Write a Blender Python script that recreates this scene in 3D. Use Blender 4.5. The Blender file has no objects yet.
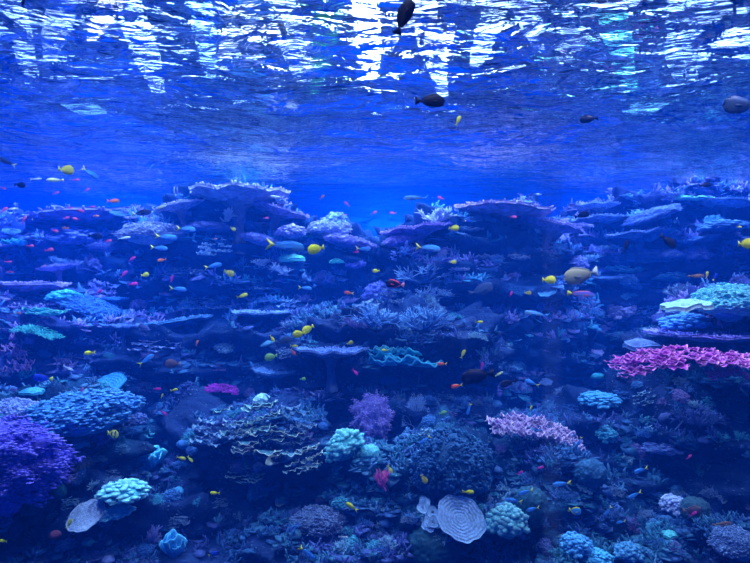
import bpy, bmesh, math, random
import numpy as np
from mathutils import Vector, Matrix, Euler
from mathutils.bvhtree import BVHTree

R_ = random.Random(7)
NR = np.random.RandomState(11)
scn = bpy.context.scene
COL = scn.collection
PI = math.pi

# ------------------------------------------------------------------ frame
CAM = Vector((0.0, 0.0, 2.4))
F = 545.0
SURF_Z = 4.15

def at(px, py, d):
    """point at distance d (along +Y) seen at that place of the photograph"""
    return Vector((CAM.x + (px - 375.0) / F * d, CAM.y + d, CAM.z - (py - 281.5) / F * d))

# ------------------------------------------------------------------ noise
_perm = NR.permutation(256); _perm = np.concatenate([_perm, _perm, _perm])
_grad = NR.normal(size=(256, 3)); _grad /= np.linalg.norm(_grad, axis=1)[:, None]

def pnoise(p):
    p = np.asarray(p, float)
    i = np.floor(p).astype(int); f = p - i
    i &= 255
    u = f * f * f * (f * (f * 6 - 15) + 10)
    out = 0
    for dx in (0, 1):
        for dy in (0, 1):
            for dz in (0, 1):
                h = _perm[_perm[_perm[(i[:, 0] + dx) & 255] + ((i[:, 1] + dy) & 255)] + ((i[:, 2] + dz) & 255)] & 255
                g = _grad[h]
                dot = g[:, 0] * (f[:, 0] - dx) + g[:, 1] * (f[:, 1] - dy) + g[:, 2] * (f[:, 2] - dz)
                w = (u[:, 0] if dx else 1 - u[:, 0]) * (u[:, 1] if dy else 1 - u[:, 1]) * (u[:, 2] if dz else 1 - u[:, 2])
                out = out + w * dot
    return out * 1.6

def fbm(p, octv=3, lac=2.1, gain=0.5):
    p = np.asarray(p, float); a = 1.0; s = 0
    for k in range(octv):
        s = s + a * pnoise(p + 17.3 * k); p = p * lac; a *= gain
    return s

# ------------------------------------------------------------------ mesh builder
class MB:
    def __init__(self):
        self.v = []; self.f = []; self.t = []; self.m = []; self.n = 0
    def add(self, V, Fc, tip=0.0, mi=0):
        V = np.asarray(V, float).reshape(-1, 3)
        self.v.append(V)
        self.t.append(np.broadcast_to(np.asarray(tip, float), (len(V),)))
        n = self.n
        self.f.extend([tuple(i + n for i in fc) for fc in Fc])
        self.m.extend([mi] * len(Fc))
        self.n += len(V)
    def mesh(self, name, smooth=True):
        me = bpy.data.meshes.new(name)
        V = np.concatenate(self.v)
        me.from_pydata(V.tolist(), [], self.f)
        a = me.attributes.new('tip', 'FLOAT', 'POINT')
        a.data.foreach_set('value', np.concatenate(self.t).astype(np.float32))
        me.polygons.foreach_set('material_index', np.array(self.m, np.int32))
        if smooth: me.polygons.foreach_set('use_smooth', np.ones(len(me.polygons), bool))
        me.update()
        return me

def link(name, me, mat=None, parent=None):
    o = bpy.data.objects.new(name, me); COL.objects.link(o)
    if mat is not None:
        mats = mat if isinstance(mat, (list, tuple)) else [mat]
        if me is not None:
            while len(me.materials) < len(mats): me.materials.append(None)
            for k, m in enumerate(mats):
                o.material_slots[k].link = 'OBJECT'; o.material_slots[k].material = m
    if parent: o.parent = parent
    return o

def tag(o, label, cat, group=None, kind=None):
    o['label'] = label; o['category'] = cat
    if group: o['group'] = group
    if kind: o['kind'] = kind
    return o

def grid_faces(nr, nc, wrap=False):
    out = []
    for i in range(nr - 1):
        for j in range(nc if wrap else nc - 1):
            a = i * nc + j; b = i * nc + (j + 1) % nc
            out.append((a, b, b + nc, a + nc))
    return out

def ico(sub):
    bm = bmesh.new(); bmesh.ops.create_icosphere(bm, subdivisions=sub, radius=1.0)
    V = np.array([v.co[:] for v in bm.verts]); Fc = [tuple(v.index for v in f.verts) for f in bm.faces]
    bm.free(); return V, Fc

def tube_tpl(ns=5, radii=(1, .85, .62), zs=(0, .45, .85)):
    V = []
    for r, z in zip(radii, zs):
        for k in range(ns):
            a = 2 * PI * k / ns; V.append((r * math.cos(a), r * math.sin(a), z))
    V.append((0, 0, 1.0))
    Fc = grid_faces(len(zs), ns, True)
    b = (len(zs) - 1) * ns
    Fc += [(b + k, b + (k + 1) % ns, len(V) - 1) for k in range(ns)]
    return np.array(V), Fc
TUBE = tube_tpl(); TUBE4 = tube_tpl(4, (1, .6), (0, .8))

def basis(d):
    d = Vector(d).normalized()
    a = d.orthogonal().normalized(); b = d.cross(a)
    return np.array([a[:], b[:], d[:]]).T      # columns

def stick(mb, p, d, L, r, tpl=TUBE, t0=0.0, t1=1.0, mi=0):
    V, Fc = tpl
    B = basis(d)
    W = (V * np.array([r, r, L])) @ B.T + np.asarray(p)
    mb.add(W, Fc, t0 + (t1 - t0) * V[:, 2], mi)

# ------------------------------------------------------------------ materials
def newmat(name):
    m = bpy.data.materials.new(name); m.use_nodes = True
    nt = m.node_tree
    for n in list(nt.nodes): nt.nodes.remove(n)
    out = nt.nodes.new('ShaderNodeOutputMaterial')
    return m, nt, out

def N(nt, typ, **kw):
    n = nt.nodes.new(typ)
    for k, v in kw.items():
        if k.startswith('i_'):
            n.inputs[k[2:].replace('_', ' ')].default_value = v
        else: setattr(n, k, v)
    return n

def rgba(c): return (c[0], c[1], c[2], 1.0)

_mats = {}
def coral_mat(c, tip=None, nscale=9.0, rough=.7, var=.45, bump=.25, bscale=60):
    key = (tuple(c), tuple(tip) if tip else None, nscale, var, bump)
    if key in _mats: return _mats[key]
    m, nt, out = newmat('coral')
    b = N(nt, 'ShaderNodeBsdfPrincipled'); b.inputs['Roughness'].default_value = rough
    b.inputs['Specular IOR Level'].default_value = .2
    tc = N(nt, 'ShaderNodeTexCoord')
    no = N(nt, 'ShaderNodeTexNoise'); no.inputs['Scale'].default_value = nscale; no.inputs['Detail'].default_value = 4
    nt.links.new(tc.outputs['Object'], no.inputs['Vector'])
    r1 = N(nt, 'ShaderNodeValToRGB')
    r1.color_ramp.elements[0].position = .32; r1.color_ramp.elements[1].position = .68
    r1.color_ramp.elements[0].color = rgba([x * (1 - var) for x in c])
    r1.color_ramp.elements[1].color = rgba([min(1, x * (1 + var * .6)) for x in c])
    nt.links.new(no.outputs['Fac'], r1.inputs['Fac'])
    at_ = N(nt, 'ShaderNodeAttribute', attribute_name='tip')
    mx = N(nt, 'ShaderNodeMix', data_type='RGBA')
    tip = tip or [min(1, x * 1.4 + .01) for x in c]
    pw = N(nt, 'ShaderNodeMath', operation='POWER'); pw.inputs[1].default_value = 1.6
    nt.links.new(at_.outputs['Fac'], pw.inputs[0])
    nt.links.new(pw.outputs[0], mx.inputs[0])
    nt.links.new(r1.outputs['Color'], mx.inputs[6]); mx.inputs[7].default_value = rgba(tip)
    nt.links.new(mx.outputs[2], b.inputs['Base Color'])
    if bump:
        n2 = N(nt, 'ShaderNodeTexNoise'); n2.inputs['Scale'].default_value = bscale; n2.inputs['Detail'].default_value = 2
        nt.links.new(tc.outputs['Object'], n2.inputs['Vector'])
        bp = N(nt, 'ShaderNodeBump'); bp.inputs['Strength'].default_value = bump; bp.inputs['Distance'].default_value = .02
        nt.links.new(n2.outputs['Fac'], bp.inputs['Height']); nt.links.new(bp.outputs[0], b.inputs['Normal'])
    nt.links.new(b.outputs[0], out.inputs['Surface'])
    _mats[key] = m
    return m

def rock_mat(name, cols, seed):
    """dark rock crusted with patches of coralline algae and small polyps"""
    m, nt, out = newmat(name)
    b = N(nt, 'ShaderNodeBsdfPrincipled'); b.inputs['Roughness'].default_value = .85
    b.inputs['Specular IOR Level'].default_value = .15
    tc = N(nt, 'ShaderNodeTexCoord')
    mp = N(nt, 'ShaderNodeMapping'); mp.inputs['Location'].default_value = (seed * 3.1, seed * 1.7, seed)
    nt.links.new(tc.outputs['Object'], mp.inputs['Vector'])
    no = N(nt, 'ShaderNodeTexNoise'); no.inputs['Scale'].default_value = 2.6; no.inputs['Detail'].default_value = 6; no.inputs['Roughness'].default_value = .65
    nt.links.new(mp.outputs[0], no.inputs['Vector'])
    r = N(nt, 'ShaderNodeValToRGB')
    el = r.color_ramp.elements
    el[0].position = .3; el[0].color = rgba(cols[0]); el[1].position = .7; el[1].color = rgba(cols[-1])
    for k, c in enumerate(cols[1:-1]):
        e = el.new(.42 + .2 * k / max(1, len(cols) - 2)); e.color = rgba(c)
    nt.links.new(no.outputs['Fac'], r.inputs['Fac'])
    # pale speckles of small polyps
    vo = N(nt, 'ShaderNodeTexVoronoi'); vo.inputs['Scale'].default_value = 22
    nt.links.new(mp.outputs[0], vo.inputs['Vector'])
    ms = N(nt, 'ShaderNodeTexNoise'); ms.inputs['Scale'].default_value = 5.5; ms.inputs['Detail'].default_value = 3
    nt.links.new(mp.outputs[0], ms.inputs['Vector'])
    r2 = N(nt, 'ShaderNodeValToRGB'); r2.color_ramp.elements[0].position = .0; r2.color_ramp.elements[0].color = (1, 1, 1, 1)
    r2.color_ramp.elements[1].position = .34; r2.color_ramp.elements[1].color = (0, 0, 0, 1)
    nt.links.new(vo.outputs['Distance'], r2.inputs['Fac'])
    r3 = N(nt, 'ShaderNodeValToRGB'); r3.color_ramp.elements[0].position = .5; r3.color_ramp.elements[1].position = .62
    nt.links.new(ms.outputs['Fac'], r3.inputs['Fac'])
    mul = N(nt, 'ShaderNodeMath', operation='MULTIPLY'); nt.links.new(r2.outputs[0], mul.inputs[0]); nt.links.new(r3.outputs[0], mul.inputs[1])
    mx = N(nt, 'ShaderNodeMix', data_type='RGBA'); nt.links.new(mul.outputs[0], mx.inputs[0])
    nt.links.new(r.outputs[0], mx.inputs[6]); mx.inputs[7].default_value = (.16, .3, .5, 1)
    nt.links.new(mx.outputs[2], b.inputs['Base Color'])
    n2 = N(nt, 'ShaderNodeTexNoise'); n2.inputs['Scale'].default_value = 14; n2.inputs['Detail'].default_value = 6; n2.inputs['Roughness'].default_value = .7
    nt.links.new(mp.outputs[0], n2.inputs['Vector'])
    ad = N(nt, 'ShaderNodeMath', operation='ADD'); nt.links.new(n2.outputs['Fac'], ad.inputs[0]); nt.links.new(mul.outputs[0], ad.inputs[1])
    bp = N(nt, 'ShaderNodeBump'); bp.inputs['Strength'].default_value = .9; bp.inputs['Distance'].default_value = .06
    nt.links.new(ad.outputs[0], bp.inputs['Height']); nt.links.new(bp.outputs[0], b.inputs['Normal'])
    nt.links.new(b.outputs[0], out.inputs['Surface'])
    return m

def plain_mat(name, c, rough=.5, spec=.4, metal=0):
    key = ('plain', name, tuple(c))
    if key in _mats: return _mats[key]
    m, nt, out = newmat(name)
    b = N(nt, 'ShaderNodeBsdfPrincipled'); b.inputs['Roughness'].default_value = rough
    b.inputs['Base Color'].default_value = rgba(c); b.inputs['Specular IOR Level'].default_value = spec; b.inputs['Metallic'].default_value = metal
    nt.links.new(b.outputs[0], out.inputs['Surface'])
    _mats[key] = m
    return m

def emit_mat(name, c, s):
    m, nt, out = newmat(name)
    e = N(nt, 'ShaderNodeEmission'); e.inputs[0].default_value = rgba(c); e.inputs[1].default_value = s
    nt.links.new(e.outputs[0], out.inputs['Surface']); return m

# ------------------------------------------------------------------ camera, colour management
cam_d = bpy.data.cameras.new('camera'); cam_d.sensor_width = 36; cam_d.lens = F / 750 * 36; cam_d.clip_end = 200
cam = bpy.data.objects.new('camera', cam_d); COL.objects.link(cam)
cam.location = CAM; cam.rotation_euler = (PI / 2, 0, 0); scn.camera = cam
vs = scn.view_settings
vs.view_transform = 'Standard'; vs.look = 'None'; vs.gamma = 1; vs.use_curve_mapping = False; vs.exposure = 0.0
scn.cycles.volume_bounces = 0
scn.cycles.max_bounces = 6
scn.cycles.transparent_max_bounces = 16
scn.cycles.sample_clamp_indirect = 4.0
scn.cycles.use_denoising = True
scn.cycles.caustics_reflective = False

# ------------------------------------------------------------------ setting: tank, water, hall
X0, X1, Y0, Y1 = -11.0, 11.0, 0.55, 15.0
def box(mb, a, b):
    (x0, y0, z0), (x1, y1, z1) = a, b
    V = [(x0, y0, z0), (x1, y0, z0), (x1, y1, z0), (x0, y1, z0), (x0, y0, z1), (x1, y0, z1), (x1, y1, z1), (x0, y1, z1)]
    mb.add(V, [(0, 3, 2, 1), (4, 5, 6, 7), (0, 1, 5, 4), (1, 2, 6, 5), (2, 3, 7, 6), (3, 0, 4, 7)])

def wall_mat():
    m, nt, out = newmat('blue_tank_paint')
    b = N(nt, 'ShaderNodeBsdfPrincipled'); b.inputs['Roughness'].default_value = .9; b.inputs['Specular IOR Level'].default_value = .1
    tc = N(nt, 'ShaderNodeTexCoord'); no = N(nt, 'ShaderNodeTexNoise'); no.inputs['Scale'].default_value = .7; no.inputs['Detail'].default_value = 5
    nt.links.new(tc.outputs['Object'], no.inputs['Vector'])
    r = N(nt, 'ShaderNodeValToRGB'); r.color_ramp.elements[0].color = (.003, .058, .66, 1); r.color_ramp.elements[1].color = (.006, .098, .88, 1)
    nt.links.new(no.outputs['Fac'], r.inputs['Fac']); nt.links.new(r.outputs[0], b.inputs['Base Color'])
    nt.links.new(b.outputs[0], out.inputs['Surface']); return m
WALL = wall_mat()
def struct(name, a, b, mat):
    mb = MB(); box(mb, a, b); o = link(name, mb.mesh(name, False), mat); o['kind'] = 'structure'; return o
struct('wall_back', (X0 - .3, Y1, -.3), (X1 + .3, Y1 + .3, 5.0), WALL)
struct('wall_left', (X0 - .3, Y0 - .02, -.3), (X0, Y1, 5.0), WALL)
struct('wall_right', (X1, Y0 - .02, -.3), (X1 + .3, Y1, 5.0), WALL)
struct('floor', (X0 - .3, Y0, -.3), (X1 + .3, Y1 + .3, 0.0), rock_mat('tank_floor', [(.01, .03, .1), (.02, .05, .14), (.04, .07, .2)], 5))

def water_volume():
    m, nt, out = newmat('sea_water')
    s = N(nt, 'ShaderNodeVolumeScatter'); s.inputs['Color'].default_value = WV_COL; s.inputs['Density'].default_value = WV_DEN
    s.inputs['Anisotropy'].default_value = 0.0
    a = N(nt, 'ShaderNodeVolumeAbsorption'); a.inputs['Color'].default_value = WA_COL; a.inputs['Density'].default_value = WA_DEN
    ad = N(nt, 'ShaderNodeAddShader'); nt.links.new(s.outputs[0], ad.inputs[0]); nt.links.new(a.outputs[0], ad.inputs[1])
    nt.links.new(ad.outputs[0], out.inputs['Volume']); return m
WV_COL = (.004, .125, 1.0, 1); WV_DEN = 0.043
WA_COL = (.0, .6, 1.0, 1); WA_DEN = 0.07
struct('water', (X0 + .001, Y0 + .001, .001), (X1 - .001, Y1 - .001, SURF_Z - .01), water_volume())

def surface_mat():
    m, nt, out = newmat('rippled_water_surface')
    tc = N(nt, 'ShaderNodeTexCoord')
    def noise(scale, sc, det, rough, dist=0, rot=0):
        mp = N(nt, 'ShaderNodeMapping'); mp.inputs['Scale'].default_value = sc; mp.inputs['Rotation'].default_value = (0, 0, rot)
        nt.links.new(tc.outputs['Object'], mp.inputs['Vector'])
        no = N(nt, 'ShaderNodeTexNoise'); no.inputs['Scale'].default_value = scale; no.inputs['Detail'].default_value = det
        no.inputs['Roughness'].default_value = rough; no.inputs['Distortion'].default_value = dist
        nt.links.new(mp.outputs[0], no.inputs['Vector']); return no
    n1 = noise(1.5, (.8, 1.0, 1), 2, .5, 1.6)
    n2 = noise(6.0, (.6, 1.0, 1), 3, .58, 1.3, .25)
    def bump(h, dist, prev=None):
        b = N(nt, 'ShaderNodeBump'); b.inputs['Strength'].default_value = 1.0; b.inputs['Distance'].default_value = dist
        nt.links.new(h.outputs['Fac'], b.inputs['Height'])
        if prev: nt.links.new(prev.outputs[0], b.inputs['Normal'])
        return b
    b1 = bump(n1, WAVE[0]); b2 = bump(n2, WAVE[1], b1)
    fr = N(nt, 'ShaderNodeFresnel'); fr.inputs['IOR'].default_value = 1.33; nt.links.new(b2.outputs[0], fr.inputs['Normal'])
    gl = N(nt, 'ShaderNodeBsdfGlossy'); gl.inputs['Roughness'].default_value = .0; gl.inputs['Color'].default_value = (.85, .88, .86, 1)
    nt.links.new(b2.outputs[0], gl.inputs['Normal'])
    rf = N(nt, 'ShaderNodeBsdfRefraction'); rf.inputs['Roughness'].default_value = 0.0; rf.inputs['IOR'].default_value = 1.33
    nt.links.new(b2.outputs[0], rf.inputs['Normal'])
    tr = N(nt, 'ShaderNodeBsdfTransparent')
    m1 = N(nt, 'ShaderNodeMixShader'); m1.inputs[0].default_value = .75
    nt.links.new(tr.outputs[0], m1.inputs[1]); nt.links.new(rf.outputs[0], m1.inputs[2])
    m2 = N(nt, 'ShaderNodeMixShader'); nt.links.new(fr.outputs[0], m2.inputs[0])
    nt.links.new(m1.outputs[0], m2.inputs[1]); nt.links.new(gl.outputs[0], m2.inputs[2])
    nt.links.new(m2.outputs[0], out.inputs['Surface']); return m
WAVE = (.36, .12)
def build_surface():
    nx, ny = 120, 120
    xs = np.linspace(X0, X1, nx); ys = np.linspace(Y0, Y1, ny)
    X, Y = np.meshgrid(xs, ys)
    P = np.stack([X.ravel(), Y.ravel(), np.zeros(X.size)], 1)
    Z = SURF_Z + .05 * fbm(P * np.array([.6, .9, 1]), 2)
    P[:, 2] = Z
    mb = MB(); mb.add(P, grid_faces(ny, nx))
    o = link('water_surface', mb.mesh('water_surface'), surface_mat()); o['kind'] = 'structure'
build_surface()

# viewing window: clear acrylic with one bonded vertical joint
m_clear, nt, out = newmat('clear_acrylic')
tr = N(nt, 'ShaderNodeBsdfTransparent'); tr.inputs[0].default_value = (.99, 1, 1, 1); nt.links.new(tr.outputs[0], out.inputs['Surface'])
struct('window_1', (-3.2, Y0 - .06, -.2), (.168, Y0, 4.8), m_clear)
struct('window_2', (.1845, Y0 - .06, -.2), (3.2, Y0, 4.8), m_clear)
m_j, nt, out = newmat('bonded_joint')
tr = N(nt, 'ShaderNodeBsdfTransparent'); df = N(nt, 'ShaderNodeBsdfTranslucent'); df.inputs[0].default_value = (.6, .8, 1, 1)
mx = N(nt, 'ShaderNodeMixShader'); mx.inputs[0].default_value = .035
nt.links.new(tr.outputs[0], mx.inputs[1]); nt.links.new(df.outputs[0], mx.inputs[2]); nt.links.new(mx.outputs[0], out.inputs['Surface'])
struct('trim_1', (.168, Y0 - .012, -.2), (.1845, Y0 - .001, 4.8), m_j)

WK = 1.9
# hall above the tank
m_dark = plain_mat('dark_hall_paint', (.02, .03, .05), .9)
struct('ceiling', (X0 - 3, Y0 - .5, 12.6), (X1 + 3, Y1 + 4, 12.8), m_dark)
YR = Y1 + 3.6
struct('wall_rear', (X0 - 3, YR, 4.0), (X1 + 3, YR + .3, 12.8), plain_mat('hall_grey', (.10, .16, .28), .9))
# tall glowing panels, no real windows, added on the rear wall to make glints
GLINT_PANELS = [(-30, 74, (.25, .42, 1), 5, 9.6, 8), (22, 30, (.3, .48, 1), 6, 9.0, -14), (58, 34, (.28, .42, 1), 5, 9.9, 10), (105, 26, (.9, .95, 1), 6, 10.6, 18), (142, 30, (.28, .42, 1), 13, 8.8, -22), (205, 24, (.25, .50, 1), 7, 9.3, -8),
       (240, 30, (.7, .82, 1), 4, 10.0, 22), (324, 26, (.08, .6, .25), 1.2, 8.8, 12), (292, 34, (.45, .62, 1), 7, 9.2, -16), (368, 32, (.85, .93, 1), 32, 9.3, -4), (404, 22, (.6, .7, 1), 5, 10.3, 20), (432, 30, (.45, .58, 1), 13, 8.7, -14), (488, 30, (.45, .65, 1), 7, 9.7, 16),
       (530, 24, (.3, .42, 1), 6, 10.2, -12), (575, 40, (.35, .55, .95), 4, 9.9, 14), (618, 34, (.10, .65, .85), 3.5, 8.9, -16), (690, 62, (.25, .42, 1), 10, 9.3, 8), (735, 30, (.3, .5, 1), 8, 9.9, -14), (785, 46, (.25, .42, 1), 7, 9.2, 6)]
for k, (px, wpx, c, st, z0, sl) in enumerate(GLINT_PANELS):
    xc = (px - 375) / F * YR; hw = wpx / F * YR * .5; n = 7; rs = np.random.RandomState(k)
    a = []; b = []
    for i in range(n):                       # leaning arched glow panels, narrower towards the bottom
        t = i / (n - 1); z = z0 + (12.3 - z0) * t; xm = xc + sl / F * YR * (t - .5) * 1.6; q = hw * (.35 + .65 * math.sin(PI / 2 * min(1, t * 1.5 + .05))) * rs.uniform(.75, 1.1)
        a.append((xm - q, z)); b.append((xm + q, z))
    V = [(x, YR - .06, z) for x, z in a] + [(x, YR - .06, z) for x, z in b]; V += [(x, YR - .01, z) for x, y, z in V]
    Fc = [(i, n + i, n + i + 1, i + 1) for i in range(n - 1)] + [(2 * n + i, 2 * n + i + 1, 3 * n + i + 1, 3 * n + i) for i in range(n - 1)]
    Fc += [(i, i + 1, 2 * n + i + 1, 2 * n + i) for i in range(n - 1)] + [(n + i, 3 * n + i, 3 * n + i + 1, n + i + 1) for i in range(n - 1)]
    mb = MB(); mb.add(V, Fc)
    o = link('window_%d' % (k + 3), mb.mesh('glint_panel', False), emit_mat('glint_panel', c, st * WK)); o['kind'] = 'structure'

# floodlights hung over the water: housing + lens that shines, each with its lamp
def floodlight(x, y, z, w, col, power, strength, label, spot=None, tilt=0.0):
    mb = MB(); box(mb, (-w / 2 - .06, -w / 2 - .06, 0.0), (w / 2 + .06, w / 2 + .06, .16))
    root = link('floodlight', mb.mesh('floodlight', False), plain_mat('black_housing', (.02, .02, .02)))
    root.location = (x, y, z); root.rotation_euler = (tilt, 0, 0)
    tag(root, label, 'lamp', 'floodlights over the tank')
    mb = MB(); box(mb, (-w / 2, -w / 2, -.03), (w / 2, w / 2, 0.0))
    link('lens', mb.mesh('lens', False), emit_mat('lamp_lens', col, strength), root)
    mb = MB(); box(mb, (-.02, -.02, .16), (.02, .02, 12.6 - z))
    br = link('bracket', mb.mesh('bracket', False), plain_mat('black_housing', (.02, .02, .02)), root); br.rotation_euler = (-tilt, 0, 0)
    ld = bpy.data.lights.new('floodlight_lamp', 'SPOT'); ld.energy = power * 2; ld.color = col
    ld.spot_size = math.radians(spot or 110); ld.spot_blend = .6; ld.shadow_soft_size = w * .3
    lo = bpy.data.objects.new('floodlight_lamp', ld); COL.objects.link(lo); lo.parent = root; lo.location = (0, 0, -.25)
    return root
LC = (.30, .50, 1.0)
LAMPS = [
    # x, y, z, w, colour, power, lens strength
    (-6.5, 9.0, 6.6, .8, (.22, .38, 1.0), 6500, 14),
    (-3.4, 7.0, 6.6, .6, (.42, .58, 1.0), 3800, 26),
    (-1.9, 9.2, 6.6, .6, (.60, .68, 1.0), 4400, 22),
    (-0.1, 7.4, 6.6, .7, (.52, .66, 1.0), 3000, 45),
    (1.1, 9.4, 6.6, .5, (.60, .66, 1.0), 4400, 24),
    (3.6, 8.0, 6.6, .7, (.42, .60, 1.0), 3200, 18),
    (6.2, 9.4, 6.6, .8, (.40, .56, 1.0), 4600, 20),
    (0.2, 4.4, 6.6, .5, (.60, .70, 1.0), 1300, 16),
    (-3.4, 4.4, 6.6, .5, (.48, .58, 1.0), 2400, 16),
    (3.6, 4.6, 6.6, .5, (.75, .68, 1.0), 2600, 16),
    (-2.6, 1.7, 6.4, .4, (.78, .80, 1.0), 650, 10),  # row above the glass: added fill, brightens fish sides and reef fronts
    (0.0, 1.7, 6.4, .4, (.85, .85, 1.0), 650, 10),
    (2.6, 1.7, 6.4, .4, (.90, .85, 1.0), 650, 10),
    (-7.0, 13.2, 6.6, .8, (.16, .40, 1.0), 10000, 10),  # back row: added to brighten the open water and back wall
    (0.4, 13.2, 6.6, .5, (.12, .42, 1.0), 10500, 2.0),
    (6.5, 13.2, 6.6, .8, (.14, .42, 1.0), 7000, 10),
]
LAMP_LABELS = ['wide blue floodlight over the far left water', 'blue-white floodlight over the left reef', 'white floodlight over the left-centre rock tower',
  'brightest white floodlight over the middle of the tank', 'white floodlight over the centre reef crest', 'cool floodlight over the gap right of centre',
  'wide blue-white floodlight over the right reef', 'small white floodlight over the front middle corals', 'small blue floodlight over the front left corals', 'small white floodlight over the front right corals',
  'small added fill floodlight above the glass at left', 'small added fill floodlight above the glass in the middle', 'small added fill floodlight above the glass at right',
  'added blue floodlight brightening the water at the back left', 'added blue floodlight brightening the water at the back middle', 'added blue floodlight brightening the water at the back right']
for a, l in zip(LAMPS, LAMP_LABELS): floodlight(*a, l, *((75, math.radians(38)) if a[1] < 2 else ()))

w = bpy.data.worlds.new('world'); scn.world = w; w.use_nodes = True
bg = w.node_tree.nodes['Background']; bg.inputs[0].default_value = (.01, .12, .70, 1); bg.inputs[1].default_value = .3

# ------------------------------------------------------------------ reef rocks
ICO6 = ico(6)
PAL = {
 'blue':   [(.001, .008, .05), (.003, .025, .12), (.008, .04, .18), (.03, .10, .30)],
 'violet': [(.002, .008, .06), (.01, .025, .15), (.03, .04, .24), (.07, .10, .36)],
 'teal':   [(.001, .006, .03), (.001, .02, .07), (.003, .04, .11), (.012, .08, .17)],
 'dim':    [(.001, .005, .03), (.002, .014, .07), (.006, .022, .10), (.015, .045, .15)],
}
ROCK_BVH = []
CR = {'blue': [(.08, .18, .50), (.04, .24, .46), (.14, .16, .52)], 'violet': [(.18, .18, .60), (.10, .24, .58), (.24, .18, .52)],
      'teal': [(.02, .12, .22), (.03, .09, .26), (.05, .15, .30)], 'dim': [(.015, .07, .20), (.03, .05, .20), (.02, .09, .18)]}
_hx = [2 * PI * k / 7 for k in range(7)]
FLAKE = (np.array([(0, 0, .04)] + [(math.cos(a) * (1 + .18 * math.sin(3 * a)), math.sin(a), .10 * math.sin(2 * a)) for a in _hx] + [(0, 0, -.18)]),
         [(0, 1 + k, 1 + (k + 1) % 7) for k in range(7)] + [(8, 1 + (k + 1) % 7, 1 + k) for k in range(7)])
def many(mb, tpl, P, B, S, tip):
    """copies of one small shape: positions P, bases B (n,3,3), sizes S (n,3)"""
    V, Fc = tpl; n = len(P); m = len(V)
    W = np.einsum('nij,nmj->nmi', B, V[None] * S[:, None, :]) + P[:, None, :]
    base = mb.n; A = np.array([list(f) + [-1] * (4 - len(f)) for f in Fc])
    mb.v.append(W.reshape(-1, 3)); mb.t.append(np.tile(tip, n)); mb.n += n * m
    for f in Fc:
        fa = (np.array(f)[None] + base + np.arange(n)[:, None] * m).tolist()
        mb.f.extend(map(tuple, fa)); mb.m.extend([0] * n)
def crust(root, P, c, Fc, pal, seed, d):
    """small polyps, nubs and flakes of coral grown all over the rock"""
    rs = np.random.RandomState(seed + 50)
    F3 = np.array(Fc); A, B_, C_ = P[F3[:, 0]], P[F3[:, 1]], P[F3[:, 2]]
    nr = np.cross(B_ - A, C_ - A); ar = np.linalg.norm(nr, axis=1) + 1e-9; nr = nr / ar[:, None]
    ct = (A + B_ + C_) / 3; W = ct + np.array(c[:]); vw = np.array(CAM[:]) - W; vw /= np.linalg.norm(vw, axis=1)[:, None]
    ok = ((nr * vw).sum(1) > -.15) & (nr[:, 2] > -.35) & (W[:, 2] > .05)
    for q in range(3):
        w = ar * ok * (pnoise(W * 1.5 + 31.7 * q) > .08) * (pnoise(W * .8 + 9.1) > -.22) * (.3 + np.clip(nr[:, 2], 0, 1))
        if w.sum() <= 0: continue
        n = 650 if pal != 'dim' else 430
        if seed == 16: n = 160
        ix = rs.choice(len(F3), n, p=w / w.sum()); p0 = ct[ix]; n0 = nr[ix]; sz = (d / 545) * rs.uniform(2.2, 6.5, n)
        mb = MB()
        h = n // 2
        # flakes, nearly level
        up = n0[:h] * .35 + np.array([0, 0, 1]) + rs.normal(size=(h, 3)) * .18
        many(mb, FLAKE, p0[:h] + n0[:h] * sz[:h, None] * .3, frames(up, rs), np.stack([sz[:h] * 1.15, sz[:h] * 1.0, sz[:h] * .9], 1), np.array([0] + [.9] * 7 + [0]))
        # tufts of short nubs
        k = 5; pp = np.repeat(p0[h:], k, 0); nn = np.repeat(n0[h:], k, 0); ss = np.repeat(sz[h:], k)
        dr = nn * .6 + np.array([0, 0, .5]) + rs.normal(size=nn.shape) * .45
        L = ss * rs.uniform(.7, 1.5, len(ss))
        many(mb, TUBE4, pp + rs.normal(size=nn.shape) * ss[:, None] * .25, frames(dr, rs), np.stack([L * .16, L * .16, L], 1), TUBE4[0][:, 2])
        col = CR[pal][q]
        o = link('coral_crust', mb.mesh('coral_crust'), coral_mat(col, [min(1, x * 2.1 + .01) for x in col]), root); o['kind'] = 'stuff'
def frames(D, rs):
    D = D / np.linalg.norm(D, axis=1)[:, None]; a = rs.normal(size=D.shape); a -= (a * D).sum(1)[:, None] * D; a /= np.linalg.norm(a, axis=1)[:, None]
    return np.stack([a, np.cross(D, a), D], 2)
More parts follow.
